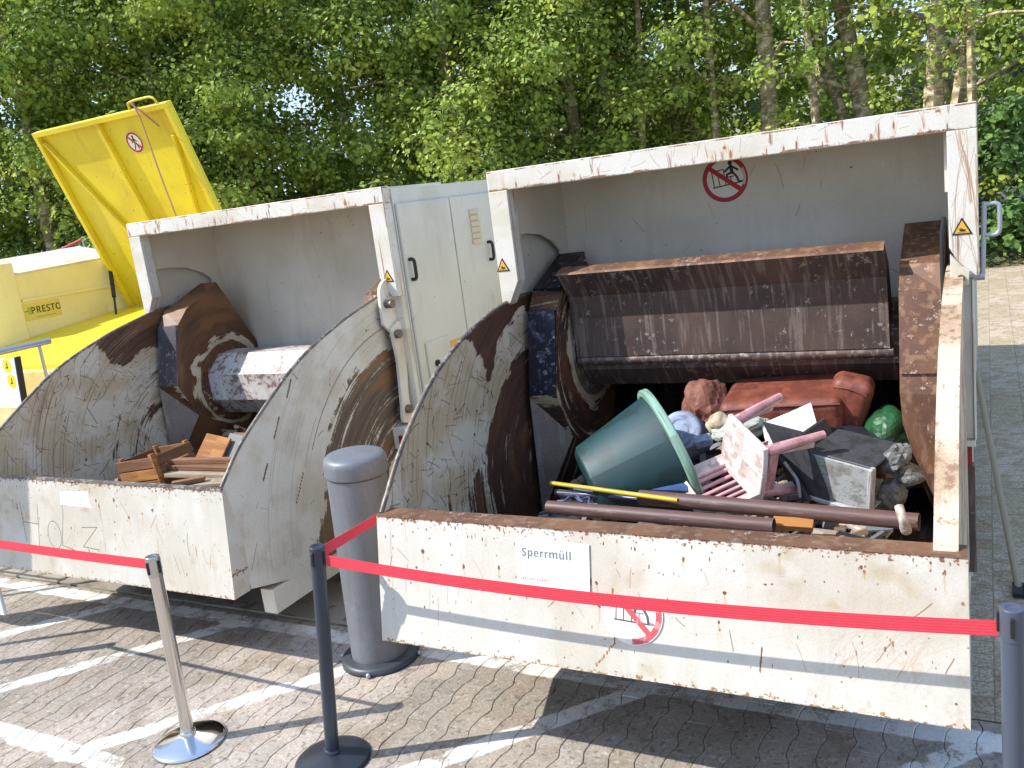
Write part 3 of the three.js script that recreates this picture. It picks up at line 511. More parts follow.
{
  const T = compR;
  stick('prohibition_sign', halfDisc(0.122), signTexProhibit('press', 'front').mat({ roughness: 0.5 }), T, onPanel(cR, 632, 613), tiltR, -0.05);
  const zb = cR.fz - 0.8; const pS = onZ(725, 179, zb + 0.0015);
  stick('prohibition_sign', disc(0.132), signTexProhibit('press', 'back').mat({ roughness: 0.5 }), T, pS, 0, 0.12);
  for (const [px, py] of [[962, 228], [503, 266]]) stick('warning_triangle', triangle(0.08), M_triangle, T, onZ(px, py + 1, cR.fz + 0.0015));
  const pt = new Tex(0.32, 0.2, 1600, -0.16, -0.1); pt.x.fillStyle = '#e6e7ea'; pt.x.fillRect(0, 0, 999, 999);
  pt.text('Sperrmüll', -0.135, 0.045, 0.046, '#6c6e74', 'bold', 0, 'left');
  { const r = rng(5); pt.draw(x => { x.fillStyle = 'rgba(190,110,100,.8)'; let u = -0.132; for (const n of [6, 5]) { for (let k = 0; k < n; k++) { x.fillRect(u, -0.066, 0.004 + 0.003 * r(), 0.007 + 0.003 * r()); u += 0.0095; } u += 0.007; } }); }
  const pg = new RoundedBoxGeometry(0.318, 0.198, 0.0012, 1, 0.0003); const uvp = pg.attributes.position, uvv = pg.attributes.uv; for (let i = 0; i < uvp.count; i++) uvv.setXY(i, uvp.getX(i), uvp.getY(i));
  { const a = onPanel(cR, 517, 540), b = onPanel(cR, 590, 592), m = a.add(b).multiplyScalar(0.5); tag(stick('paper_notice', pg, pt.mat({ roughness: 0.35 }), null, m.add(V(0, 0, 0.002)), tiltR, -0.012), 'white paper notice reading Sperrmüll taped to the hopper front', 'notice'); }
  // right hand post foot, reflector, opening lever
  const ch = wpart('lower_channel', box(-0.138, -0.066, 1.06, 1.786, -4.315, -4.40, 0.004), M.body, T);
  wpart('flange', box(-0.064, -0.056, 1.06, 1.786, -4.30, -4.40, 0.002), M.cream, T);
  wpart('reflector_housing', box(-0.14, -0.06, 1.03, 1.058, -4.29, -4.4), M.cream, T);
  wpart('red_reflector', box(-0.128, -0.075, 0.93, 1.026, -4.33, -4.345), std(lin(0.30, 0.015, 0.015), 0.3), T);
  wpart('channel_foot', box(-0.132, -0.066, 0.4, 0.925, -4.33, -4.4), M.brown, T);
  wpart('hinge_plate', xyPlate([[-0.145, 1.905], [-0.10, 1.85], [-0.07, 1.83], [-0.075, 1.77], [-0.125, 1.76], [-0.145, 1.80]], -4.262, -4.297), M.cream, T);
  wpart('hinge_bolt', tube([V(-0.105, 1.80, -4.28), V(-0.105, 1.80, -4.245)], 0.016, 0, 8), M.brown, T);
  const lv = new THREE.Group(); lv.name = 'lever'; T.add(lv);
  wpart('lever_rod', tube([V(-0.012, 2.11, -4.34), V(-0.022, 1.80, -4.34)], 0.011), M.greySteel, lv);
  wpart('lever_grip', tube([V(-0.008, 2.098, -4.34), V(0.028, 2.10, -4.34), V(0.044, 2.085, -4.34), V(0.044, 1.99, -4.34), V(0.03, 1.968, -4.34), V(-0.008, 1.968, -4.34)], 0.0095, 40, 8), M.greySteel, lv);
  wpart('lever_pivot', tube([V(-0.06, 1.793, -4.34), V(-0.014, 1.793, -4.34)], 0.018, 0, 10), M.greySteel, lv);
  // rubber seal strip along the right inner post
  wpart('seal_strip', tube([V(-0.168, 2.06, -4.36), V(-0.178, 1.98, -4.36), V(-0.18, 1.8, -4.36), V(-0.172, 1.55, -4.36)], 0.011, 20, 6), M.rubber, T);
}

// --- left compactor
const LZ = -3.11;
const plateLL = plateTex(-5.3, 0.2, 2.3, 1.75, -5.0, 0.65, 15, { paint: [220, 207, 184], dirty: [204, 182, 148], brown: [[104, 70, 48], [74, 52, 44], [126, 88, 60]], haze: 0.25, arcs: 170, arcA: 0.35, scr: 1000, bands: [[0, 0.45, 0.3], [0.5, 0.62, 0.66], [0.72, 0.8, 0.56], [1.02, 1.4, 0.95, 1.0, 2.2]], low: 1.2 });
const plateLR = plateTex(-5.3, 0.2, 2.3, 1.75, -4.95, 0.42, 25, { paint: [212, 207, 194], dirty: [198, 190, 172], brown: [[112, 92, 72], [80, 72, 62], [126, 92, 64]], haze: 0.1, arcs: 50, scr: 40, bands: [[0.42, 1.08, 0.8, -0.2, 2.0]], extra: (x, r) => {
  for (const [z, y, l] of [[-3.62, 1.22, 0.14], [-3.78, 1.42, 0.12], [-3.48, 1.02, 0.1], [-3.7, 0.8, 0.2]]) for (let k = 0; k < 9; k++) chip(x, r, z - k * l * 0.06, y + k * l * 0.09, 0.007, 0.012, [92, 58, 40], 0.85);
  x.strokeStyle = 'rgba(86,80,72,.85)'; x.lineWidth = 0.006; x.beginPath(); x.arc(-4.95, 0.42, 1.22, 0.55, 1.5); x.stroke();
} });
const cL = {
  x0: -5.86, x1: -3.59, zp: LZ, zt: -3.172, yb: 0.467, yt: 1.066, fz: -4.85, fx0: -5.94, fx1: -3.47, top: 2.55, pw: 0.125, postBottom: 1.83, rp0: -3.617, rp1: -3.592,
  arc: [[-3.185, 1.075], [-3.351, 1.235], [-3.588, 1.394], [-3.938, 1.591], [-4.356, 1.735], [-4.7, 1.815], [-4.93, 1.853], [-5.12, 1.86]],
  ledge: 0.02, rimMat: M.rimEdge, armZ: -4.72, armW: 0.27, drumY: 1.18, drumR: 0.27, blade: false, armFace: false, inMat: M.interiorB, armMat: armTexL.mat({ roughness: 0.55 }), armMatR: M.armBrown, drumMat: M.drumWhite, ringMat: M.armBrown, cabinet: true,
  postMat: postTex.mat({ roughness: 0.5 }), plateL: plateLL.mat({ roughness: 0.52 }), plateR: plateLR.mat({ roughness: 0.5 }),
};
{ const t = beamTex(2.47, 0.11, 67, 1.1), tx = t.tex(); tx.offset.set(5.94 / 2.47, -(2.442 / 0.11) % 1); cL.beamMat = new THREE.MeshStandardMaterial({ map: tx, roughness: 0.5 }); }
{
  const t = panelTex(2.27, 0.602, 83, (x, r) => { // scratched lettering HOLZ, u from the left edge, v from the bottom
    const st = (p, wd = 0.005) => { x.strokeStyle = 'rgba(96,88,74,.8)'; x.lineWidth = wd; x.beginPath(); p.forEach(([X, Y], i) => { const u = X + 5.86, v = Y - 0.467; i ? x.lineTo(u, v) : x.moveTo(u, v); }); x.stroke(); };
    st([[-5.36, 0.79], [-5.2, 0.785]]); st([[-5.365, 0.92], [-5.35, 0.66]]); st([[-5.19, 0.91], [-5.225, 0.64]]);
    const o = []; for (let k = 0; k <= 24; k++) { const a = k / 24 * 6.5; o.push([-5.06 + 0.062 * Math.cos(a), 0.725 + 0.088 * Math.sin(a)]); } st(o);
    st([[-4.945, 0.97], [-4.95, 0.86], [-5.0, 0.665], [-4.88, 0.64]]); st([[-4.79, 0.79], [-4.65, 0.80], [-4.80, 0.67], [-4.655, 0.66]]);
    x.fillStyle = 'rgba(236,238,242,.95)'; x.beginPath(); x.moveTo(0.9, 0.455); x.lineTo(0.91, 0.535); x.lineTo(1.17, 0.55); x.lineTo(1.165, 0.49); x.lineTo(1.19, 0.45); x.fill(); // torn rest of a paper
    for (let k = 0; k < 18; k++) scratch(x, r, 0.92 + r() * 0.24, 0.46 + r() * 0.08, 0.02 + 0.03 * r(), r() * 6, 0.003, [110, 116, 140], 0.7);
  }), tx = t.tex(); tx.offset.set(5.86 / 2.27, 0); cL.panelMat = new THREE.MeshStandardMaterial({ map: tx, roughness: 0.48, bumpMap: dentMap, bumpScale: 0.012 });
}
const compL = compactor('white compactor with side cabinet doors and open hopper of scrap wood', cL);
{
  const T = compL, X = cL.fx1;
  stick('warning_triangle', triangle(0.09), M_triangle, T, onZ(388, 278, cL.fz + 0.0015));
  // cabinet doors on the right flank
  const cab = wpart('cabinet_frame', box(X - 0.03, X + 0.006, 0.3, 2.53, -4.945, -6.34, 0.004), M.body, T);
  for (const [z0, z1, hz] of [[-4.955, -5.615, -5.0], [-5.63, -6.28, -6.1]]) {
    const d = wpart('cabinet_door', box(X + 0.009, X + 0.03, 0.45, 2.43, z0, z1, 0.005), M.body, T);
    wpart('door_handle', tube([V(X + 0.03, 2.055, hz), V(X + 0.06, 2.055, hz), V(X + 0.07, 2.03, hz), V(X + 0.07, 1.945, hz), V(X + 0.06, 1.92, hz), V(X + 0.03, 1.92, hz)], 0.012, 30, 8), M.black, d);
    if (z0 < -5.5) for (let k = 0; k < 6; k++) wpart('vent_slat', prism([[-5.87, 2.06 + k * 0.045], [-6.0, 2.06 + k * 0.045], [-6.0, 2.095 + k * 0.045], [-5.87, 2.095 + k * 0.045]], X + 0.031, X + 0.043), std(lin(0.62, 0.52, 0.34), 0.6), d);
  }
  const cb = wpart('socket_box', box(X + 0.031, X + 0.05, 1.22, 1.47, -5.03, -5.33, 0.005), M.body, T);
  wpart('socket', tube([V(X + 0.05, 1.31, -5.12), V(X + 0.065, 1.31, -5.12)], 0.024, 0, 14), M.black, cb);
  wpart('yellow_label', box(X + 0.031, X + 0.0325, 1.27, 1.42, -5.36, -5.5, 0.0005), std(lin(0.72, 0.45, 0.08), 0.5), T);
  // lifting linkage between post and hopper plate
  const lk = new THREE.Group(); lk.name = 'lift_linkage'; T.add(lk);
  wpart('link_plate', prism(smoothArc([[-4.74, 1.78], [-4.76, 1.9], [-4.84, 1.95], [-4.95, 1.9], [-4.96, 1.6], [-4.84, 1.58], [-4.74, 1.66]], 3), -3.56, -3.54), M.cream, lk);
  wpart('link_arm', prism(smoothArc([[-4.78, 1.62], [-4.9, 1.66], [-4.9, 1.4], [-4.86, 1.1], [-4.9, 0.98], [-4.76, 0.98], [-4.77, 1.1], [-4.8, 1.4]], 3), -3.535, -3.515), M.cream, lk);
  for (const [y, z] of [[1.79, -4.80], [1.58, -4.83], [1.06, -4.82]]) wpart('pivot_pin', tube([V(-3.58, y, z), V(-3.485, y, z)], 0.03, 0, 14), M.rimEdge, lk);
  wpart('bracket', box(-3.6, -3.49, 0.80, 0.95, -4.72, -4.86, 0.006), M.cream, T);
  wpart('red_reflector', box(-3.54, -3.50, 0.78, 0.9, -4.70, -4.718), std(lin(0.30, 0.015, 0.015), 0.3), T);
  wpart('lower_channel', box(-3.56, -3.475, 0.3, 1.83, -4.90, -4.945, 0.004), M.cream, T);
}

// ---------------------------------------------------------------- yellow press with raised lid
{
  const yel = wallTex(111, [228, 206, 46], [202, 174, 36], 2.2, 2.2, 150).mat({ roughness: 0.5 });
  const yelPale = wallTex(117, [238, 228, 172], [228, 214, 156], 2.2, 2.2, 10).mat({ roughness: 0.45 });
  const T = thing('yellow_press', 'yellow waste press with its big ribbed lid raised', 'press', V(-8.65, 0, -5.4));
  const P = (n, g, m, par = T) => wpart(n, g, m, par);
  const side = P('side_wall', prism([[-5.2, 1.4], [-5.2, 2.235], [-6.95, 2.30], [-6.95, 1.62]], -8.72, -8.65), yelPale);
  P('fold_rib', prism([[-5.62, 1.955], [-5.62, 1.985], [-6.95, 1.985], [-6.95, 1.955]], -8.652, -8.63), yelPale, side);
  P('end_post', box(-8.76, -8.62, 1.4, 2.36, -5.2, -5.60, 0.01), yelPale);
  P('roof', box(-0.75, 0, -0.02, 0, -0.68, 0.68).rotateZ(-0.2).rotateX(0.035).translate(-8.64, 2.272, -6.27), M.cream);
  P('body', box(-10.6, -8.73, 0.15, 2.22, -5.25, -6.95, 0.02), yelPale);
  // sloped chute and lower trough
  P('chute', prism([[-4.6, 1.5], [-6.95, 1.71], [-6.95, 1.6], [-4.6, 1.38]], -8.64, -6.35), yel);
  P('trough_front', box(-8.64, -6.35, 0.3, 1.47, -4.5, -4.595, 0.01), wallTex(121, [226, 214, 160], [206, 170, 70], 2, 2, 60).mat({ roughness: 0.5 }));
  P('rear_body', box(-8.7, -6.35, 0.2, 1.75, -7.0, -10.2, 0.02), yel);
  // lid leaning forward, hinged at the back: points follow the lid plane
  const top = V(-6.62, 3.63, -6.17), bot = V(-6.62, 1.72, -6.86), W = 1.97, dn = bot.clone().sub(top), L = dn.length(); dn.normalize();
  const nrm = V(1, 0, 0).cross(dn).normalize(); if (nrm.z < 0) nrm.negate();
  const lid = new THREE.Group(); lid.name = 'lid'; T.add(lid);
  const mtx = new THREE.Matrix4().makeBasis(V(1, 0, 0), dn.clone().negate(), nrm).setPosition(top); // local: x to the left negative, y down negative, z toward viewer
  const Lp = (n, g, m) => P(n, g.applyMatrix4(mtx), m, lid);
  Lp('lid_sheet', box(-W, 0, -L, 0, -0.02, 0, 0.003), yel);
  Lp('lid_frame', box(-W, 0, -0.05, 0, 0.001, 0.06), yel);
  Lp('lid_frame', box(-0.05, 0, -L, -0.051, 0.001, 0.06), yel);
  Lp('lid_frame', box(-W, -W + 0.05, -L, -0.051, 0.001, 0.06), yel);
  const bar = (a, b, w, h) => { const d = V(b[0] - a[0], b[1] - a[1], 0), l = d.length(), g = box(-w / 2, w / 2, 0, l, 0.001, h); g.rotateZ(Math.atan2(d.y, d.x) - Math.PI / 2).translate(a[0], a[1], 0); return g; };
  Lp('lid_rib', bar([-1.02, -0.052], [-0.95, -L + 0.02], 0.05, 0.05), yel);
  Lp('lid_rib', bar([-1.9, -0.12], [-1.25, -1.4], 0.035, 0.045), yel);
  Lp('lid_rib', bar([-0.12, -0.3], [-0.38, -1.5], 0.035, 0.045), yel);
  Lp('prohibition_sign', disc(0.105).translate(-0.68, -0.3, 0.003), signTexProhibit('walk').mat({ roughness: 0.5 }));
  Lp('lid_handle', tube([V(-0.5, 0, 0.03), V(-0.49, 0.06, 0.03), V(-0.4, 0.075, 0.03), V(-0.2, 0.075, 0.03), V(-0.14, 0.05, 0.03), V(-0.13, 0, 0.03)], 0.012, 30, 6), yel);
  P('gas_strut', tube([V(-8.60, 2.22, -6.70), V(-8.45, 1.85, -6.55)], 0.022), M.black);
  P('strut_rod', tube([V(-8.45, 1.85, -6.55), V(-8.36, 1.6, -6.45)], 0.012), M.black);
  // maker plate
  const t = new Tex(0.5, 0.22, 700, -0.25, -0.11); t.x.fillStyle = '#dccb6a'; t.x.fillRect(0, 0, 999, 999);
  t.text('PRESTO', 0.055, 0.015, 0.115, '#4a4a26', 'bold'); t.draw(x => { x.fillStyle = '#7d9a3c'; for (let k = 0; k < 5; k++) x.fillRect(-0.19 + k * 0.012, -0.03, 0.007, 0.09); x.fillRect(-0.235, 0.005, 0.05, 0.016); x.fillStyle = 'rgba(80,80,50,.7)'; for (let k = 0; k < 26; k++) x.fillRect(-0.1 + k * 0.0105, -0.075, 0.007, 0.008); });
  const g = new RoundedBoxGeometry(0.42, 0.168, 0.003, 1, 0.001); const p = g.attributes.position; for (let i = 0; i < p.count; i++) g.attributes.uv.setXY(i, p.getX(i) / 0.84, p.getY(i) / 0.84);
  g.rotateY(Math.PI / 2).translate(-8.647, 1.845, -5.82); P('maker_plate', g, t.mat({ roughness: 0.5 }));
  // red lashing rope hanging from the lid
  const rope = tube([V(-7.0, 3.66, -6.08), V(-6.98, 3.5, -6.12), V(-6.965, 3.0, -6.2), V(-6.95, 2.5, -6.3), V(-6.94, 2.2, -6.42)], 0.008, 40, 6);
  tag(wpart('rope', rope, std(lin(0.45, 0.28, 0.17), 0.9)), 'thin tan rope hanging down from the raised yellow lid', 'rope');
  tag(wpart('rope', tube([V(-7.0, 3.665, -6.07), V(-6.96, 3.64, -6.04), V(-6.86, 3.55, -6.06), V(-6.76, 3.42, -6.12)], 0.008, 20, 6), std(lin(0.4, 0.12, 0.10), 0.9)), 'short loose red rope end on top of the raised yellow lid', 'rope');
  // a red-white barrier rod behind the press
  const rod = thing('barrier_rod', 'thin red and white rod sloping above the yellow press', 'rod', V(-11, 2.3, -8));
  const a = onZ(38, 257, -8), b = onZ(60, 250, -8), c = onZ(82, 239.5, -8), d = onZ(87, 252, -8);
  wpart('white_section', tube([a, b], 0.018), M.greySteel, rod); wpart('red_section', tube([b, c], 0.02), std(lin(0.42, 0.04, 0.05), 0.5), rod); wpart('stay', tube([c, d], 0.012), M.greySteel, rod);
}
// ---------------------------------------------------------------- control platform beside the presses (mostly outside the frame)
{
  const T = thing('control_platform', 'galvanised control platform with pipe rail and white sticker board', 'platform', V(-6.6, 0, -4));
  const P = (n, g, m, par = T) => wpart(n, g, m, par);
  P('rail', tube([V(-6.26, 1.76, -3.4), V(-6.26, 1.76, -4.21)], 0.024, 0, 14), M.galv);
  P('rail', tube([V(-6.26, 1.76, -3.4), V(-7.6, 1.76, -3.4)], 0.024, 0, 14), M.galv);
  P('post', tube([V(-6.26, 0, -4.12), V(-6.26, 1.74, -4.12)], 0.012), M.galv);
  for (const x of [-6.55, -7.6]) P('post', tube([V(x, 0, -3.4), V(x, 1.74, -3.4)], 0.022), M.galv);
  for (let k = 0; k < 9; k++) P('grating_bar', box(-7.6, -6.6, 0.5, 0.53, -3.5 - k * 0.09, -3.515 - k * 0.09, 0.002), M.galv);
  for (const x of [-7.6, -7.1, -6.6]) P('grating_cross', box(x, x + 0.02, 0.475, 0.499, -3.45, -4.3, 0.002), M.galv);
  for (const [x, z] of [[-7.58, -3.47], [-6.6, -3.47], [-7.58, -4.28], [-6.6, -4.28]]) P('platform_leg', box(x, x + 0.02, 0, 0.474, z, z - 0.02, 0.002), M.galv);
  const bt = new Tex(0.6, 0.5, 500, -6.95, 1.27); bt.x.fillStyle = '#dfe3ea'; bt.x.fillRect(0, 0, 999, 999);
  bt.draw(x => { for (const [px, py] of [[7, 366], [12, 381.5]]) { const p = onZ(px, py, -3.97); x.fillStyle = '#e3cf2e'; x.beginPath(); x.arc(p.x, p.y, 0.055, 0, 7); x.fill(); x.fillStyle = '#4a4020'; x.fillRect(p.x - 0.02, p.y - 0.02, 0.028, 0.012); x.fillRect(p.x - 0.004, p.y - 0.012, 0.011, 0.038); } });
  P('sticker_board', xyPlate([[-6.36, 1.68], [-6.9, 1.68], [-6.9, 1.3], [-6.41, 1.3]], -3.97, -4.0), bt.mat({ roughness: 0.4 }));
  P('board_edge', xyPlate([[-6.337, 1.69], [-6.357, 1.69], [-6.407, 1.3], [-6.387, 1.3]], -3.965, -4.01), M.black);
}
// upright white notice board standing off to the left, seen by its shadow on the first hopper
{
  const T = thing('upright_board', 'tall white board on two posts standing left of the wood hopper', 'board', V(-6.5, 0, -2.5));
  const w = wallTex(131, [220, 220, 216], [200, 198, 190], 1, 1, 5).mat({ roughness: 0.5 });
  wpart('panel', box(-7.3, -6.35, 1.6, 2.35, -2.46, -2.5, 0.005), w, T);
  for (const x of [-7.2, -6.31]) wpart('post', tube([V(x, 0, -2.52), V(x, 2.3, -2.52)], 0.02), M.galv, T);
  const s = thing('low_sign', 'small white plate on a short foot standing on the pavers', 'sign', V(-6.05, 0, -3.12));
  wpart('plate', box(-6.2, onZ(3, 610, -3.12).x, 0.10, 0.38, -3.12, -3.145, 0.01), std(lin(0.78, 0.79, 0.8), 0.4), s);
  wpart('foot', box(-6.14, -6.10, 0, 0.102, -3.10, -3.16, 0.006), M.rubber, s);
}

// ---------------------------------------------------------------- stanchions, belts, bollard
const beltMat = new Tex(0.5, 0.06, 1400).pix((u, v) => { const l = 0.5 + 0.5 * Math.sin(v * 6.283 / 0.0095), n = vn(u * 60, v * 500), g = vn(u * 900, v * 900); const c = lerp3([222, 70, 84], [200, 50, 66], l * 0.7 + n * 0.3), m = 0.93 + 0.14 * g; return [c[0] * m, c[1] * m, c[2] * m]; }).mat({ roughness: 0.75 });
function stanchion(label, base, head, metal) {
  const T = thing('stanchion', label, 'stanchion', base, 'belt barrier posts');
  const d = head.clone().sub(base), H = d.length(), q = new THREE.Quaternion().setFromUnitVectors(V(0, 1, 0), d.clone().normalize());
  mesh('base_plate', lathe([[0.001, 0.05], [0.035, 0.049], [0.06, 0.042], [0.12, 0.03], [0.16, 0.018], [0.172, 0.010], [0.174, 0.001], [0.001, 0.001]], 56), metal.base, T);
  const up = new THREE.Group(); up.name = 'upright'; up.quaternion.copy(q); T.add(up);
  mesh('pole', lathe([[0.031, 0.03], [0.031, H - 0.10], [0.029, H - 0.10]], 28), metal.pole, up);
  mesh('collar', lathe([[0.038, 0.045], [0.038, 0.06], [0.032, 0.066]], 28), metal.pole, up);
  const hd = mesh('head', lathe([[0.030, H - 0.10], [0.0335, H - 0.099], [0.0335, H - 0.004], [0.031, H], [0.018, H + 0.001], [0.016, H - 0.004], [0.001, H - 0.004]], 28), metal.head, up);
  for (let k = 0; k < 4; k++) { const g = new RoundedBoxGeometry(0.012, 0.062, 0.009, 2, 0.003); g.translate(0, H - 0.05, 0.036).rotateY(k * Math.PI / 2 + (metal.turn || 0)); mesh('belt_slot', g, M.black, hd); }
  return T;
}
const chrome = { base: std(lin(0.72, 0.72, 0.72), 0.12, 1), pole: std(lin(0.68, 0.67, 0.65), 0.2, 1), head: std(lin(0.55, 0.55, 0.56), 0.25, 1) };
const dark = { base: std(lin(0.035, 0.04, 0.05), 0.35, 0.3), pole: std(lin(0.045, 0.055, 0.075), 0.3, 0.4), head: std(lin(0.04, 0.048, 0.065), 0.35, 0.3) };
const slate = { base: std(lin(0.07, 0.085, 0.12), 0.4, 0.2), pole: std(lin(0.075, 0.09, 0.125), 0.4, 0.2), head: std(lin(0.08, 0.095, 0.13), 0.4, 0.2) };
const sA = V(-3.462, 0, -2.554), sAh = onY(152, 556, 0.97);
const sD = V(-2.655, 0, -2.66), sDh = onY(317, 546, 1.05);
const sRh = onY(1012, 607, 1.06), sR = V(sRh.x + 0.002, 0, sRh.z - 0.01);
const sL = V(-5.68, 0, -2.615), sLh = V(-5.66, 0.97, -2.62);
stanchion('polished silver belt post in front of the wood hopper', sA, sAh, chrome);
stanchion('polished silver belt post beside the tall white board', sL, sLh, chrome);
stanchion('black belt post standing in front of the silver bollard', sD, sDh, dark);
stanchion('slate grey belt post at the end of the long red belt', sR, sRh, slate);
function belt(label, a, b, dropA, dropB, h = 0.05, sag = 0.012, twist = 0) {
  const n = 24, pos = [], uv = [], idx = [], d = b.clone().sub(a), L = d.length(), side = V(-d.z, 0, d.x).normalize().multiplyScalar(0.0012);
  for (let i = 0; i <= n; i++) { const t = i / n, p = a.clone().addScaledVector(d, t); p.y -= dropA + (dropB - dropA) * t + sag * 4 * t * (1 - t); const tw = twist * Math.sin(t * 3.14); for (const [sy, s] of [[0.5, 1], [-0.5, 1], [-0.5, -1], [0.5, -1]]) { pos.push(p.x + side.x * s + tw * sy * h * side.x * 800, p.y + sy * h, p.z + side.z * s + tw * sy * h * side.z * 800); uv.push(t * L, (sy + 0.5) * h); } }
  for (let i = 0; i < n; i++) for (let k = 0; k < 4; k++) { const o = i * 4, p = (i + 1) * 4, k2 = (k + 1) % 4; idx.push(o + k, p + k, p + k2, o + k, p + k2, o + k2); }
  const g = new THREE.BufferGeometry(); g.setAttribute('position', new THREE.Float32BufferAttribute(pos, 3)); g.setAttribute('uv', new THREE.Float32BufferAttribute(uv, 2)); g.setIndex(idx); const ng = g.toNonIndexed(); ng.computeVertexNormals();
  return tag(wpart('barrier_belt', ng, beltMat), label, 'belt', 'red barrier belts');
}
const off = (p, q, r = 0.036) => { const d = q.clone().sub(p); d.y = 0; return p.clone().addScaledVector(d.normalize(), r); };
belt('red belt crossing the wood hopper to the silver post', off(sLh, sAh), off(sAh, sLh), 0.035, 0.045, 0.05, 0.01);
belt('long red belt stretched across the bulky waste hopper front', off(sDh, sRh), off(sRh, sDh), 0.062, 0.072, 0.05, 0.045);
const hook = V(-2.47, 1.04, -3.4);
belt('short red belt running back from the black post past the bollard', off(sDh, hook), hook, 0.035, 0.01, 0.05, 0.0, 0.25);
{
  const T = thing('bollard', 'fat silver grey round steel bollard between the two compactors', 'bollard', V(-2.99, 0, -3.5));
  const gm = new Tex(1, 1.3, 500).pix((u, v) => { const n = fbm(u * 6, v * 6, 3), g = vn(u * 300, v * 300); let c = lerp3([124, 127, 132], [110, 113, 118], n); c = lerp3(c, [112, 104, 92], 0.28 * sst(0.56, 0.7, fbm(u * 18, v * 9, 4) + 0.12 * sst(0.25, 0.0, v) * vn(u * 60, v * 60))); const m = 0.95 + 0.1 * g; return [c[0] * m, c[1] * m, c[2] * m]; }).draw(x => { const r = rng(14); for (let i = 0; i < 40; i++) scratch(x, r, r(), r() * 1.3, 0.02 + 0.1 * r(), (r() - .5) * 1.2 + (r() < .4 ? 1.57 : 0), 0.001 + 0.002 * r(), pick(r, [[196, 198, 202], [92, 90, 88]]), 0.5); });
  const bm = new THREE.MeshStandardMaterial({ map: gm.tex(), roughness: 0.5, metalness: 0.25 });
  const up = new THREE.Group(); up.name = 'tube'; up.rotation.set(0.0, 0, -0.045); T.add(up);
  mesh('shaft', lathe([[0.158, 0.02], [0.158, 0.3], [0.158, 0.6], [0.158, 1.075]], 64), bm, up);
  mesh('cap', lathe([[0.158, 1.079], [0.166, 1.081], [0.168, 1.09], [0.168, 1.145], [0.163, 1.168], [0.150, 1.182], [0.125, 1.190], [0.06, 1.194], [0.001, 1.195]], 64), bm, up);
  mesh('base_ring', lathe([[0.16, 0.045], [0.195, 0.04], [0.212, 0.03], [0.215, 0.012], [0.215, 0.001], [0.15, 0.001]], 64), std(lin(0.06, 0.066, 0.078), 0.45, 0.3), T);
  for (let k = 0; k < 4; k++) { const a = 1.25 + k * 1.57; mesh('anchor_bolt', new THREE.SphereGeometry(0.014, 10, 8).scale(1, 1.1, 1).translate(Math.cos(a) * 0.222, 0.016, Math.sin(a) * 0.222), M.greySteel, T); }
}
{ // pole leaning on the flank of the right compactor
  const g = tube([V(0.12, 0.012, -5.0), onZ(976.5, 373, -6.3)], 0.018, 0, 10);
  tag(wpart('wooden_pole', g, std(lin(0.34, 0.27, 0.18), 0.8)), 'thin pale wooden pole leaning against the compactor flank', 'pole');
  const c = thing('iron_bracket', 'dark iron bracket lying at the end of the pole', 'bracket', V(0.15, 0, -4.95));
  wpart('foot_plate', box(0.09, 0.21, 0.004, 0.03, -4.92, -5.06, 0.004), M.black, c); wpart('foot_spike', tube([V(0.15, 0.03, -4.99), V(0.17, 0.12, -4.94)], 0.012), M.black, c);
}

{ // mossy paving in the lee of the right compactor
  const t = new Tex(2.5, 2.5, 320).pix((u, v) => { const a = fbm(u * 2.2, v * 2.2, 4), b = fbm(u * 11 + 3, v * 11, 4), g = vn(u * 150, v * 150), s = vn(u * 45, v * 45 + 5); let c = lerp3([186, 169, 148], [170, 153, 126], sst(0.35, 0.65, a)); c = lerp3(c, [152, 128, 98], 0.6 * sst(0.5, 0.7, b)); const jx = Math.abs(((u / 0.25) % 1) - 0.5), jy = Math.abs((((v + (Math.floor(u / 0.25) % 2) * 0.0625) / 0.125) % 1) - 0.5); if (jx > 0.484 || jy > 0.465) c = lerp3(c, [98, 88, 62], 0.5); if (s > 0.84) c = lerp3(c, [160, 148, 118], 0.5); const m = 0.8 + 0.4 * g; return [c[0] * m, c[1] * m, c[2] * m]; });
  const g = new THREE.PlaneGeometry(6.2, 14.64, 1, 1).rotateX(-Math.PI / 2).translate(2.93, -0.006, -11.08); uvm(g);
  structure(mesh('side_paving', g, t.mat({ roughness: 1 })), 'brown weathered paving strip along the compactor flank', 'paving');
}
// ---------------------------------------------------------------- rubbish in the right hopper
const grime = new Tex(1, 1, 512).pix((u, v) => { const a = fbm(u * 5 + 3, v * 5, 4), b = fbm(u * 24, v * 24, 3), g = vn(u * 140, v * 140); let c = lerp3([255, 253, 250], [190, 178, 160], 0.6 * sst(0.45, 0.7, a)); c = lerp3(c, [140, 124, 104], 0.35 * sst(0.62, 0.72, b)); const m = 0.94 + 0.06 * g; return [c[0] * m, c[1] * m, c[2] * m]; }).draw(x => { const r = rng(6); for (let i = 0; i < 60; i++) scratch(x, r, r(), r(), 0.05 + 0.25 * r(), r() * 6.28, 0.002 + 0.004 * r(), pick(r, [[120, 110, 96], [255, 255, 255]]), 0.4); }).tex();
const plastic = (c, r = 0.4) => std(c, r, 0, { map: grime });
function orient(o, x, y, z) { o.rotation.set(x, y, z); return o; }
function bent(g, f) { const p = g.attributes.position; for (let i = 0; i < p.count; i++) { const q = f(p.getX(i), p.getY(i), p.getZ(i)); p.setXYZ(i, q[0], q[1], q[2]); } g.computeVertexNormals(); return g; }
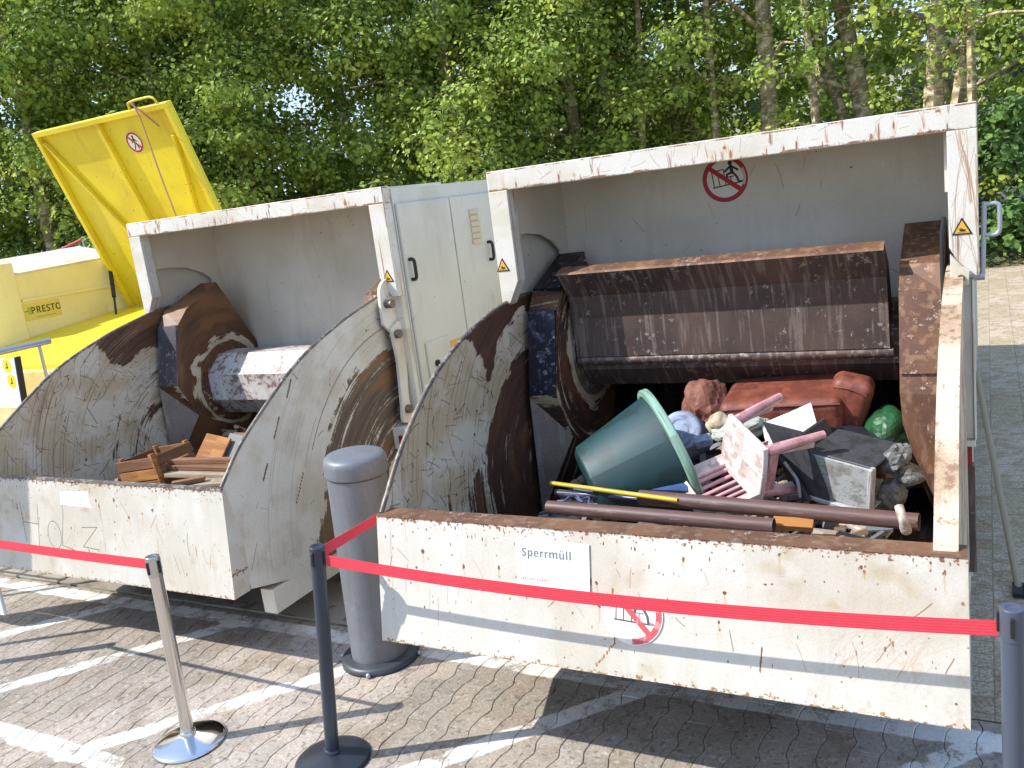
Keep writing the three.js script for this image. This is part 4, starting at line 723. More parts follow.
{
  const T = thing('mortar_tub', 'big dark teal plastic tub with pale green rim, tipped over', 'tub', onY(590, 489, 0.93));
  const up = V(0.80, 0.27, -0.53).normalize(); T.quaternion.setFromUnitVectors(V(0, 1, 0), up);
  const dent = (x, y, z) => { const k = 1 + 0.05 * Math.sin(Math.atan2(z, x) * 2 + 1) + 0.02 * Math.sin(y * 14 + x * 9); return [x * k, y, z * k]; };
  mesh('tub_wall', bent(lathe([[0.001, 0.0], [0.17, 0.0], [0.20, 0.02], [0.285, 0.40], [0.277, 0.40], [0.19, 0.03], [0.001, 0.012]], 48), dent), plastic(lin(0.010, 0.050, 0.058), 0.5), T); T.scale.setScalar(1.08);
  mesh('tub_rim', bent(lathe([[0.286, 0.388], [0.306, 0.39], [0.312, 0.396], [0.312, 0.424], [0.304, 0.428], [0.298, 0.402], [0.283, 0.40]], 48), dent), plastic(lin(0.26, 0.44, 0.36), 0.5), T);
}
{
  const T = thing('small_bucket', 'pale blue plastic bucket seen by its ringed bottom', 'bucket', onZ(681, 430, -4.36));
  T.quaternion.setFromUnitVectors(V(0, 1, 0), V(0.12, 0.45, 0.86).normalize());
  mesh('bucket_body', lathe([[0.001, 0.0], [0.035, 0.0], [0.037, -0.004], [0.06, -0.004], [0.062, 0.0], [0.088, 0.0], [0.092, -0.004], [0.104, -0.003], [0.109, -0.02], [0.125, -0.2], [0.121, -0.2]], 44), plastic(lin(0.36, 0.44, 0.62), 0.45), T);
  mesh('bucket_rim', lathe([[0.125, -0.185], [0.138, -0.187], [0.138, -0.2], [0.12, -0.201]], 44), plastic(lin(0.10, 0.16, 0.34), 0.45), T);
}
const leather = new Tex(0.6, 0.6, 500).pix((u, v) => { const n = fbm(u * 14, v * 14, 4), g = fbm(u * 80, v * 80, 2); const c = lerp3([132, 74, 56], [108, 56, 44], sst(0.3, 0.7, n)), m = 0.9 + 0.2 * g; return [c[0] * m, c[1] * m, c[2] * m]; }).mat({ roughness: 0.55 });
function cushion(name, label, w, h, d, pos, rx, ry, rz) {
  const T = thing(name, label, 'cushion', pos); orient(T, rx, ry, rz);
  const g = new RoundedBoxGeometry(w, h, d, 8, Math.min(w, h, d) * 0.28); bent(g, (x, y, z) => { const k = 1 + 0.10 * (1 - Math.pow(2 * x / w, 2)) * (1 - Math.pow(2 * z / d, 2)); return [x + 0.006 * Math.sin(z * 30), y * k + 0.006 * Math.sin(x * 17 + z * 9), z]; }); uvm(g);
  mesh('cover', g, leather, T);
  mesh('piping', tube([V(-w / 2 + 0.02, h * 0.36, d / 2 - 0.005), V(0, h * 0.40, d / 2), V(w / 2 - 0.02, h * 0.36, d / 2 - 0.005)], 0.006, 20, 6), leather, T);
}
cushion('sofa_cushion', 'long reddish brown leather cushion jammed under the paddle', 0.62, 0.20, 0.4, onZ(786, 405, -4.62), 0.15, 0.05, 0.04);
cushion('brown_bolster', 'short reddish brown armrest hanging beside the long cushion', 0.2, 0.34, 0.16, onZ(847, 408, -4.56), 0.1, -0.1, -0.3);
{
  const r = rng(12), g = new THREE.IcosahedronGeometry(0.13, 6); bent(g, (x, y, z) => { const n = fbm(x * 14 + 5, y * 14 + z * 9 + 5, 3), k = 0.7 + 0.7 * n; return [x * k * 1.0, y * k * 1.25, z * k]; }); const ng = g; uvm(ng); ng.translate(...onZ(706, 410, -4.6).toArray());
  tag(wpart('crumpled_bag', ng, new THREE.MeshStandardMaterial({ color: lin(0.22, 0.085, 0.055), roughness: 0.7 })), 'crumpled rust brown bag between bucket and long cushion', 'bag');
}
{ // small pink plastic chair lying on its side
  const pk = plastic(lin(0.66, 0.36, 0.39), 0.42), pl = plastic(lin(0.78, 0.66, 0.65), 0.45), T = thing('child_chair', 'faded pink plastic child chair with slatted back, lying tipped over', 'chair', onZ(748, 456, -3.84));
  // local: seat in xz plane at y 0, back rises +y at z -0.15
  { const Y = RIGHT.clone().multiplyScalar(-0.88).addScaledVector(UPV, -0.22).addScaledVector(FWD, -0.25), Z = FWD.clone().multiplyScalar(-0.62).addScaledVector(UPV, 0.66).addScaledVector(RIGHT, -0.45); Y.normalize(); Z.addScaledVector(Y, -Z.dot(Y)).normalize(); T.quaternion.setFromRotationMatrix(new THREE.Matrix4().makeBasis(Y.clone().cross(Z), Y, Z)); T.scale.setScalar(0.98); }
  const arch = (w, h, t) => { const s = new THREE.Shape(); s.moveTo(-w, 0); s.lineTo(-w * 1.02, h * 0.6); s.quadraticCurveTo(-w, h, -w * 0.45, h); s.lineTo(w * 0.45, h); s.quadraticCurveTo(w, h, w * 1.02, h * 0.6); s.lineTo(w, 0); return s; };
  const fr = arch(0.155, 0.27); const hole = new THREE.Path(); hole.moveTo(-0.115, 0.02); hole.lineTo(0.115, 0.02); hole.lineTo(0.118, 0.15); hole.quadraticCurveTo(0.11, 0.232, 0.06, 0.235); hole.lineTo(-0.06, 0.235); hole.quadraticCurveTo(-0.11, 0.232, -0.118, 0.15); fr.holes.push(hole);
  const bend = g => bent(g, (x, y, z) => [x, y, z + 1.8 * x * x - 0.18 * y]);
  mesh('back_frame', bend(new THREE.ExtrudeGeometry(fr, { depth: 0.022, bevelSize: 0.006, bevelThickness: 0.006, bevelSegments: 3, curveSegments: 16, steps: 1 })).translate(0, 0.015, -0.16), pl, T);
  for (let k = 0; k < 6; k++) { const x = -0.095 + k * 0.038; mesh('back_slat', bend(new RoundedBoxGeometry(0.017, 0.23, 0.014, 2, 0.005).translate(x, 0.13, 0.01)).translate(0, 0.015, -0.16), pk, T); }
  const seat = new THREE.Shape(); seat.moveTo(-0.14, -0.14); seat.lineTo(0.14, -0.14); seat.quadraticCurveTo(0.17, 0.02, 0.15, 0.14); seat.lineTo(-0.15, 0.14); seat.quadraticCurveTo(-0.17, 0.02, -0.14, -0.14);
  mesh('seat', bent(new THREE.ExtrudeGeometry(seat, { depth: 0.014, bevelSize: 0.008, bevelThickness: 0.008, bevelSegments: 3, curveSegments: 10 }).rotateX(-Math.PI / 2), (x, y, z) => [x, y + 0.5 * x * x, z]), pl, T);
  for (const [sx, sz] of [[-1, -1], [1, -1], [-1, 1], [1, 1]]) {
    const l = mesh('leg', taper([V(sx * 0.125, -0.005, sz * 0.115), V(sx * 0.145, -0.13, sz * 0.135), V(sx * 0.165, -0.27, sz * 0.155)], [0.027, 0.023, 0.018], 8, 4), pk, T);
    mesh('leg_rib', new RoundedBoxGeometry(0.008, 0.2, 0.05, 2, 0.003).rotateZ(sx * 0.14).translate(sx * 0.145, -0.13, sz * 0.115), pl, l);
  }
  for (const sx of [-1, 1]) mesh('side_rail', new RoundedBoxGeometry(0.014, 0.05, 0.25, 2, 0.005).translate(sx * 0.14, -0.03, 0), pk, T);
}
{ // grey storage bin
  const T = thing('storage_bin', 'grey plastic storage bin with dark side, lying on its side', 'bin', onZ(846, 468, -3.98)); orient(T, 0.10, -0.35, -0.10);
  const g = plastic(lin(0.34, 0.36, 0.36), 0.5), d = plastic(lin(0.055, 0.06, 0.07), 0.5);
  mesh('bin_wall', new RoundedBoxGeometry(0.30, 0.20, 0.012, 3, 0.006).translate(0.03, 0, 0.13), g, T);
  mesh('dark_side', bent(new THREE.BoxGeometry(0.012, 0.24, 0.30, 1, 10, 1).translate(-0.125, 0.01, -0.02), (x, y, z) => [x - 0.5 * (y) - 0.6 * y * y, y, z]), d, T);
  mesh('dark_panel', bent(new THREE.BoxGeometry(0.19, 0.30, 0.012, 4, 12, 1).translate(-0.13, 0.05, 0.145), (x, y, z) => [x - 0.42 * y - 0.5 * y * y, y, z]), d, T);
  mesh('bin_wall', new RoundedBoxGeometry(0.30, 0.012, 0.28, 3, 0.006).translate(0.03, -0.10, -0.015), g, T);
  mesh('bin_wall', new RoundedBoxGeometry(0.30, 0.012, 0.28, 3, 0.006).translate(0.03, 0.10, -0.015), d, T);
  mesh('bin_rim', new RoundedBoxGeometry(0.022, 0.225, 0.04, 3, 0.008).translate(0.182, 0, 0.14), plastic(lin(0.46, 0.48, 0.48), 0.5), T);
  mesh('bin_rim', new RoundedBoxGeometry(0.34, 0.02, 0.03, 3, 0.006).translate(0.02, -0.108, 0.145), plastic(lin(0.46, 0.48, 0.48), 0.5), T);
}
function loose(name, label, cat, geo, mat, pos, rx, ry, rz, group) { const m = mesh(name, geo, mat); m.position.copy(pos); m.rotation.set(rx, ry, rz); return tag(m, label, cat, group); }
const warp = (w, h, d, k) => uvm(bent(new THREE.BoxGeometry(w, h, d, 8, 1, 8), (x, y, z) => [x, y + k * Math.sin(x * 9 + z * 5), z]));
loose('white_board', 'glossy white plastic board lying behind the pink chair', 'board', warp(0.26, 0.012, 0.22, 0.006), plastic(lin(0.74, 0.74, 0.74), 0.3), onZ(790, 429, -4.25), 0.5, 0.3, 0.25);
loose('dark_tray', 'dark blue black flat tray on top of the grey bin', 'tray', warp(0.36, 0.02, 0.24, 0.008), plastic(lin(0.02, 0.024, 0.034), 0.35), onZ(852, 440, -4.35), 0.25, -0.15, -0.12);
loose('white_slip', 'narrow white plastic slip on the dark tray', 'slip', warp(0.17, 0.005, 0.04, 0.003), plastic(lin(0.62, 0.63, 0.62), 0.5), onZ(846, 441.5, -4.24), 0.3, -0.15, -0.14);
loose('green_sack', 'dark green plastic sack beside the right paddle arm', 'sack', bent(new THREE.IcosahedronGeometry(0.12, 6), (x, y, z) => { const k = 0.75 + 0.6 * fbm(x * 11 + 9, y * 11 + z * 7 + 9, 3); return [x * k, y * k, z * k]; }), plastic(lin(0.015, 0.10, 0.035), 0.45), onZ(889, 432, -4.5), 0, 0, 0);
{ const r = rng(45); for (const [px, py, s, lab] of [[895, 458, 0.07, 'crumpled grey foil upper piece by the right paddle arm'], [908, 475, 0.055, 'crumpled grey foil middle piece by the right paddle arm'], [893, 493, 0.06, 'crumpled grey foil lower piece near the pipes']]) loose('crumpled_foil', lab, 'foil', bent(new THREE.IcosahedronGeometry(s, 4), (x, y, z) => { const k = 0.5 + fbm(x * 26 + px, y * 26 + z * 19 + 9, 3); return [x * k * 1.2, y * k * 0.8, z * k]; }), plastic(lin(0.16, 0.17, 0.17), 0.5), onZ(px, py, -3.95), r() * 3, r() * 3, r() * 3, 'foil scraps'); }
{ // pale rags and slips round the chair
  loose('pale_cloth', 'pale grey green cloth scrap behind the pink chair', 'cloth', bent(new THREE.IcosahedronGeometry(0.09, 6), (x, y, z) => { const k = 0.6 + 0.8 * fbm(x * 18 + 2, y * 18 + z * 13, 3); return [x * k * 1.6, y * k * 0.6, z * k]; }), plastic(lin(0.42, 0.46, 0.43), 0.8), onZ(738, 428, -4.35), 0, 0, 0.2);
  loose('cream_cloth', 'cream cloth scrap in front of the brown bag', 'cloth', bent(new THREE.IcosahedronGeometry(0.055, 6), (x, y, z) => { const k = 0.5 + 0.9 * fbm(x * 22 + 7, y * 22 + z * 15, 3); return [x * k * 1.3, y * k, z * k]; }), plastic(lin(0.55, 0.46, 0.34), 0.85), onZ(718, 424, -4.35), 0, 0, 0);
  loose('blue_box', 'small light blue plastic box between bucket and chair', 'box', new RoundedBoxGeometry(0.09, 0.05, 0.06, 3, 0.01), plastic(lin(0.34, 0.44, 0.60), 0.4), onZ(703, 441, -4.2), 0.3, 0.3, 0.1);
}
const pipeMat = steelTex(53, [[96, 68, 62], [82, 60, 58], [112, 86, 76]], [150, 130, 116]).mat({ roughness: 0.5 });
function openPipe(name, label, a, b, r, mat, group) { // hollow tube
  const d = b.clone().sub(a), L = d.length(), g = lathe([[r * 0.86, 0], [r, 0], [r, L], [r * 0.86, L], [r * 0.86, 0]], 22); const m = mesh(name, g, mat); m.position.copy(a); m.quaternion.setFromUnitVectors(V(0, 1, 0), d.normalize()); return tag(m, label, 'pipe', group);
}
openPipe('plastic_pipe', 'longest brown plastic pipe lying along the hopper front', onY(640, 497, 0.97), onY(919, 522, 0.97), 0.034, pipeMat, 'brown pipes');
openPipe('plastic_pipe', 'shorter brown plastic pipe below the longest one', onY(548, 507, 0.94), onY(774, 526, 0.94), 0.032, pipeMat, 'brown pipes');
openPipe('iron_pipe', 'thin dark pipe behind the two brown pipes', onY(556, 493, 0.95), onY(800, 512, 0.95), 0.02, M.darkSteel);
openPipe('yellow_stick', 'thin yellow stick lying across the dark hopper', onY(551, 483, 1.0), onY(678, 500.5, 1.0), 0.011, plastic(lin(0.62, 0.44, 0.03), 0.5));
{ const T = thing('pipe_elbow', 'short white pipe elbow resting on the pipe ends', 'pipe', onY(904, 524, 1.0)); orient(T, 0.6, 0.25, 0.1); T.scale.setScalar(0.62);
  const ew = plastic(lin(0.62, 0.60, 0.56), 0.45);
  mesh('bend', tube([V(0, -0.05, 0), V(0, -0.01, 0), V(0, 0.03, -0.012), V(0, 0.055, -0.045), V(0, 0.062, -0.09)], 0.027, 30, 18), ew, T);
  mesh('socket', lathe([[0.024, 0.0], [0.033, 0.0], [0.033, 0.045], [0.027, 0.05], [0.024, 0.0]], 24).translate(0, -0.075, 0), ew, T); }
loose('orange_strip', 'orange brown torn wood strip beside the shorter pipe', 'strip', warp(0.16, 0.03, 0.05, 0.006), std(lin(0.36, 0.15, 0.035), 0.8), onY(793, 524, 0.93), 0.5, 0, -0.06);
loose('blue_strip', 'light blue foam strip under the yellow stick', 'strip', new RoundedBoxGeometry(0.22, 0.03, 0.05, 2, 0.006), plastic(lin(0.16, 0.27, 0.50), 0.6), onY(595, 493, 0.95), 0.2, 0.1, -0.06);
loose('dark_blue_strip', 'dark blue plastic strip in front of the tub', 'strip', warp(0.46, 0.012, 0.05, 0.006), plastic(lin(0.05, 0.10, 0.24), 0.4), onY(640, 487, 0.98), 0.4, 0.05, -0.04);
{ const r = rng(8), pts = []; for (let k = 0; k < 12; k++) pts.push(onY(556 + k * 3.2 + r() * 9, 497 + (r() - 0.3) * 12, 0.94 + 0.02 * r())); tag(wpart('wire_tangle', tube(pts, 0.005, 90, 5), plastic(lin(0.10, 0.13, 0.26), 0.5)), 'tangled thin blue grey wire in the dark corner', 'wire');
  tag(wpart('black_strap', tube([onZ(776, 455, -3.9), onZ(790, 470, -3.88), onZ(803, 492, -3.86), onZ(808, 500, -3.85)], 0.018, 24, 8), M.rubber), 'thick black strap between pink chair and grey bin', 'strap');
  tag(wpart('grey_strap', tube([onZ(784, 462, -3.86), onZ(797, 480, -3.84), onZ(800, 497, -3.83)], 0.008, 20, 6), plastic(lin(0.3, 0.31, 0.32), 0.6)), 'thin grey strap between pink chair and grey bin', 'strap'); }
// mixed small waste that fills both hoppers
function heap(label, cfg) {
  const r = rng(cfg.seed), g = new THREE.BoxGeometry(1, 1, 1), m = new THREE.MeshStandardMaterial({ color: 0xffffff, roughness: 0.75 });
  const im = new THREE.InstancedMesh(g, m, cfg.n), o = new THREE.Object3D(), col = new THREE.Color();
  for (let i = 0; i < cfg.n; i++) {
    const x = cfg.x0 + (cfg.x1 - cfg.x0) * r(), t = r(), z = cfg.z0 + (cfg.z1 - cfg.z0) * t, h = cfg.top(t, x), y = cfg.bot + (h - cfg.bot) * Math.pow(r(), 0.6);
    const k = r(); const s = cfg.size; if (k < 0.45) o.scale.set(s * (0.6 + 2.6 * r()), 0.012 + 0.012 * r(), s * (0.1 + 0.25 * r())); else if (k < 0.8) o.scale.set(s * (0.4 + 0.8 * r()), 0.006 + 0.01 * r(), s * (0.4 + 0.7 * r())); else o.scale.set(s * (0.2 + 0.4 * r()), s * (0.2 + 0.3 * r()), s * (0.2 + 0.4 * r()));
    o.position.set(x, y, z); o.rotation.set((r() - 0.5) * 0.9, r() * 6.28, (r() - 0.5) * 0.7); o.updateMatrix(); im.setMatrixAt(i, o.matrix);
    const c = cfg.cols[(r() * cfg.cols.length) | 0], v = 0.6 + 0.7 * r(); im.setColorAt(i, col.setRGB(c[0] * v, c[1] * v, c[2] * v));
  }
  im.name = numbered('loose_rubbish'); im.castShadow = im.receiveShadow = true; im.userData = { kind: 'stuff', label, category: 'rubbish' }; scene.add(im);
}
heap('dark mixed splinters and scraps filling the bulky waste hopper', { seed: 3, n: 1500, x0: -2.0, x1: -0.42, z0: -3.15, z1: -4.9, bot: 0.64, top: (t, x) => 0.79 + 0.08 * t, size: 0.1, cols: [[0.30, 0.22, 0.14], [0.20, 0.19, 0.18], [0.36, 0.28, 0.19], [0.16, 0.17, 0.20], [0.42, 0.38, 0.33], [0.22, 0.15, 0.10]] });
heap('wood splinters and small offcuts filling the wood hopper', { seed: 4, n: 900, x0: -5.3, x1: -3.85, z0: -3.3, z1: -5.0, bot: 0.62, top: (t, x) => 0.78 + 0.1 * t, size: 0.12, cols: [[0.26, 0.17, 0.09], [0.18, 0.11, 0.06], [0.32, 0.25, 0.17], [0.12, 0.08, 0.05], [0.22, 0.2, 0.17]] });

// ---------------------------------------------------------------- wood in the left hopper
const woodMats = [[[176, 122, 66], [140, 88, 44]], [[150, 112, 78], [116, 82, 56]], [[172, 156, 134], [140, 124, 104]], [[134, 92, 58], [104, 70, 46]]].map(([a, b], i) => new Tex(0.8, 0.4, 700).pix((u, v) => { const n = fbm(u * 3 + i * 7, v * 60, 4), k = fbm(u * 9, v * 9 + i, 3), g = vn(u * 200, v * 400); const c = lerp3(a, b, sst(0.35, 0.65, n) * 0.8 + 0.2 * k), m = 0.92 + 0.16 * g; return [c[0] * m, c[1] * m, c[2] * m]; }).mat({ roughness: 0.8 }));
{
  const T = thing('wooden_crate', 'orange brown slatted wooden crate in the wood hopper', 'crate', onZ(137, 474, -3.72)); orient(T, 0.05, -0.12, 0.17);
  const B = (n, x0, x1, y0, y1, z0, z1, m) => mesh(n, box(x0, x1, y0, y1, z0, z1, 0.003), m, T);
  for (let k = 0; k < 4; k++) for (const z of [0, -0.30]) B('slat', -0.22, 0.218, -0.21 + k * 0.078, -0.21 + k * 0.078 + 0.07, z, z - 0.012, woodMats[k % 2 ? 3 : 0]);
  for (let k = 0; k < 4; k++) for (const x of [-0.218, 0.206]) B('end_board', x, x + 0.012, -0.21 + k * 0.078, -0.21 + k * 0.078 + 0.07, -0.013, -0.299, woodMats[3]);
  for (const x of [-0.2, 0.17]) for (const z of [-0.016, -0.28]) B('corner_post', x, x + 0.03, -0.22, 0.11, z, z - 0.03, woodMats[0]);
  for (const x of [0.222]) B('corner_cleat', x, x + 0.02, -0.22, 0.115, 0.004, -0.03, woodMats[0]);
  B('bottom_board', -0.2, 0.2, -0.235, -0.222, -0.01, -0.3, woodMats[3]);
}
{
  const r = rng(21);
  const plank = (lab, a, b, w, t, m) => { const d = b.clone().sub(a), L = d.length(), T = mesh('plank', box(-L / 2, L / 2, -t / 2, t / 2, -w / 2, w / 2, 0.003), m); T.position.copy(a).add(b).multiplyScalar(0.5); T.quaternion.setFromUnitVectors(V(1, 0, 0), d.normalize()); return tag(T, lab, 'plank', 'planks in the wood hopper'); };
  plank('narrow weathered plank lying highest behind the crate', onY(168, 461, 0.98), onY(243, 460, 0.98), 0.05, 0.03, woodMats[1]);
  plank('wide brown plank just below the highest narrow plank', onY(170, 466, 0.95), onY(244, 468, 0.95), 0.07, 0.025, woodMats[3]);
  plank('grey white painted plank lying beside the crate end', onY(168, 474, 0.92), onY(240, 475, 0.92), 0.07, 0.025, woodMats[2]);
  plank('short splintered light brown plank in front of the grey one', onY(172, 484, 0.93), onY(205, 478, 0.93), 0.05, 0.025, woodMats[1]);
  plank('flat grey plank close behind the hopper front wall', onY(196, 482, 0.90), onY(236, 480, 0.90), 0.16, 0.02, woodMats[2]);
  loose('chipboard_piece', 'square orange brown chipboard piece leaning at the back', 'board', uvm(new RoundedBoxGeometry(0.22, 0.24, 0.018, 2, 0.002)), woodMats[0], onZ(212, 452, -4.15), -0.7, 0.1, -0.12);
  loose('slate_board', 'grey board piece leaning beside the orange chipboard', 'board', uvm(new RoundedBoxGeometry(0.16, 0.26, 0.018, 2, 0.002)), std(lin(0.16, 0.16, 0.16), 0.7), onZ(230, 452, -4.2), -0.7, -0.1, -0.15);
}

// ---------------------------------------------------------------- trees, shrubs, far building
const LEAF = [[0, -0.5], [0.42, -0.16], [0.3, 0.28], [0, 0.56], [-0.3, 0.28], [-0.42, -0.16]].map(p => [p[0], 0.24 * Math.abs(p[0]) - 0.12 * p[1] * p[1], p[1]]), LN = LEAF.map(p => V(-Math.sign(p[0]) * 0.24, 1, 0.2 * p[2]).normalize());
class LeafMesh { // many small folded leaves gathered in one indexed mesh
  constructor(n) { this.p = new Float32Array(n * 18); this.q = new Float32Array(n * 18); this.c = new Float32Array(n * 18); this.x = new Uint32Array(n * 12); this.i = 0; }
  add(m, col) {
    const e = m.elements, b = this.i * 18, v = V(0, 0, 0);
    for (let k = 0; k < 6; k++) { v.fromArray(LEAF[k]).applyMatrix4(m).toArray(this.p, b + k * 3); v.copy(LN[k]).transformDirection(m).toArray(this.q, b + k * 3); this.c[b + k * 3] = col.r; this.c[b + k * 3 + 1] = col.g; this.c[b + k * 3 + 2] = col.b; }
    const o = this.i * 6; [0, 2, 1, 0, 3, 2, 0, 4, 3, 0, 5, 4].forEach((t, k) => { this.x[this.i * 12 + k] = o + t; }); this.i++;
  }
  build(name, parent) { const g = new THREE.BufferGeometry(); g.setAttribute('position', new THREE.BufferAttribute(this.p, 3)); g.setAttribute('normal', new THREE.BufferAttribute(this.q, 3)); g.setAttribute('color', new THREE.BufferAttribute(this.c, 3)); g.setIndex(new THREE.BufferAttribute(this.x, 1)); return mesh(name, g, leafMat, parent); }
}
const leafMat = new THREE.MeshPhysicalMaterial({ color: 0xffffff, vertexColors: true, roughness: 0.9, transmission: 0.36, thickness: 0, side: THREE.DoubleSide });
const barkMat = new Tex(0.8, 1.6, 400).pix((u, v) => { const a = fbm(u * 5, v * 3, 4), b = fbm(u * 22, v * 8, 3), g = vn(u * 160, v * 160); let c = lerp3([178, 162, 124], [128, 114, 82], sst(0.38, 0.62, a)); c = lerp3(c, [208, 198, 166], 0.8 * sst(0.58, 0.66, b)); const m = 0.9 + 0.2 * g; return [c[0] * m, c[1] * m, c[2] * m]; }).mat({ roughness: 0.9 });
const darkBark = new Tex(0.6, 1.2, 300).pix((u, v) => { const a = fbm(u * 16, v * 3, 4), g = vn(u * 120, v * 120); const c = lerp3([92, 80, 62], [54, 46, 36], sst(0.35, 0.65, a)), m = 0.85 + 0.3 * g; return [c[0] * m, c[1] * m, c[2] * m]; }).mat({ roughness: 0.95 });
const nv = V(0, 0, 0), UPY = V(0, 1, 0);
function leaves(clumps, r, tone, size, name, parent) {
  let n = 0; for (const c of clumps) n += c.n; const L = new LeafMesh(n), o = new THREE.Object3D(), col = new THREE.Color();
  for (const c of clumps) for (let k = 0; k < c.n; k++) {
    const th = r() * 6.283, ph = Math.acos(2 * r() - 1), rr = Math.pow(r(), 0.45);
    o.position.set(c.x + c.rx * rr * Math.sin(ph) * Math.cos(th), c.y + c.ry * rr * Math.cos(ph), c.z + c.rx * rr * Math.sin(ph) * Math.sin(th));
    nv.set(o.position.x - c.x, (o.position.y - c.y) * 1.4, o.position.z - c.z).normalize().multiplyScalar(0.75); nv.x += (r() - 0.5) * 1.3; nv.y += 0.5 + (r() - 0.5) * 1.1; nv.z += (r() - 0.5) * 1.3; nv.normalize();
    o.quaternion.setFromUnitVectors(UPY, nv); o.rotateY(r() * 6.283); const s = size * (0.5 + 1.1 * r() * r() + 0.3 * r()); o.scale.set(s, s, s * (0.9 + 0.3 * r())); o.updateMatrix();
    const y = c.hue * 0.65 + r() * 0.35, v = 0.75 + 0.5 * r(); L.add(o.matrix, col.setRGB((tone[0] + (tone[3] - tone[0]) * y) * v, (tone[1] + (tone[4] - tone[1]) * y) * v, (tone[2] + (tone[5] - tone[2]) * y) * v));
  }
  return L.build(name, parent);
}
const PLANE = [0.19, 0.31, 0.03, 0.46, 0.52, 0.06], SHRUB = [0.08, 0.20, 0.034, 0.18, 0.29, 0.042];
function makeTree(label, pos, o, group) {
  const r = rng(o.seed), T = thing(o.name, label, 'tree', pos, group), trunkG = [], clumps = [];
  const lean = V((r() - 0.5) * 0.8 + (o.lean || 0), 0, (r() - 0.5) * 0.6);
  for (let s = 0; s < o.stems; s++) {
    const ox = s ? (r() - 0.5) * 1.1 : 0, oz = s ? (r() - 0.5) * 0.7 : 0, dx = lean.x + (s ? (r() - 0.5) * 3.4 : 0), h = o.h * (s ? 0.75 + 0.2 * r() : 1), w = o.w * (s ? 0.7 : 1);
    const P = [V(ox, 0, oz), V(ox + dx * 0.15 + (r() - .5) * .2, h * 0.25, oz), V(ox + dx * 0.45 + (r() - .5) * .4, h * 0.55, oz + lean.z * 0.5), V(ox + dx * 0.7 + (r() - .5) * .4, h * 0.8, oz + lean.z), V(ox + dx, h, oz + lean.z)];
    const c = new THREE.CatmullRomCurve3(P); trunkG.push(taper(P, [w * 1.25, w, w * 0.8, w * 0.5, w * 0.15], 9, 4));
    for (let k = 0; k < o.limbs; k++) {
      const t = o.t0 + (1 - o.t0) * (k + r() * 0.7) / o.limbs, q = c.getPoint(t), az = r() * 6.283 * 1 + k * 2.4, len = o.spread * (1.15 - 0.5 * t) * (0.7 + 0.5 * r()), droop = o.droop;
      const e = V(q.x + Math.cos(az) * len, q.y + len * (0.45 - droop * (1 - t)), q.z + Math.sin(az) * len), m = q.clone().lerp(e, 0.5).add(V(0, len * 0.12, 0));
      trunkG.push(taper([q, m, e], [w * 0.36 * (1.2 - t), w * 0.2 * (1.2 - t), 0.012], 6, 3));
      for (let j = 0; j < o.cl; j++) { const f = 0.35 + 0.75 * r(), b = q.clone().lerp(e, f); const cr = o.cr * (0.6 + 0.7 * r()); clumps.push({ x: b.x + (r() - 0.5) * 1.3, y: Math.max(o.minY, b.y + (r() - 0.5) * 1.2), z: b.z + (r() - 0.5) * 1.3, rx: cr, ry: cr * (0.5 + 0.25 * r()), n: Math.round(o.n * (0.6 + 0.8 * r())), hue: r() }); }
    }
    if (o.skirt) for (let k = 0; k < o.skirt; k++) { const az = r() * 6.283, d = o.spread * (0.3 + 0.7 * r()); clumps.push({ x: ox + Math.cos(az) * d, y: 0.5 + (o.skirtH || 3.2) * r(), z: oz + Math.sin(az) * d * 0.6, rx: o.cr * (0.7 + 0.6 * r()), ry: o.cr * 0.6, n: o.n, hue: r() }); }
  }
  mesh('trunk', mergeGeometries(trunkG), o.bark, T); leaves(clumps, r, o.tone, o.leaf, 'crown', T); return T;
}
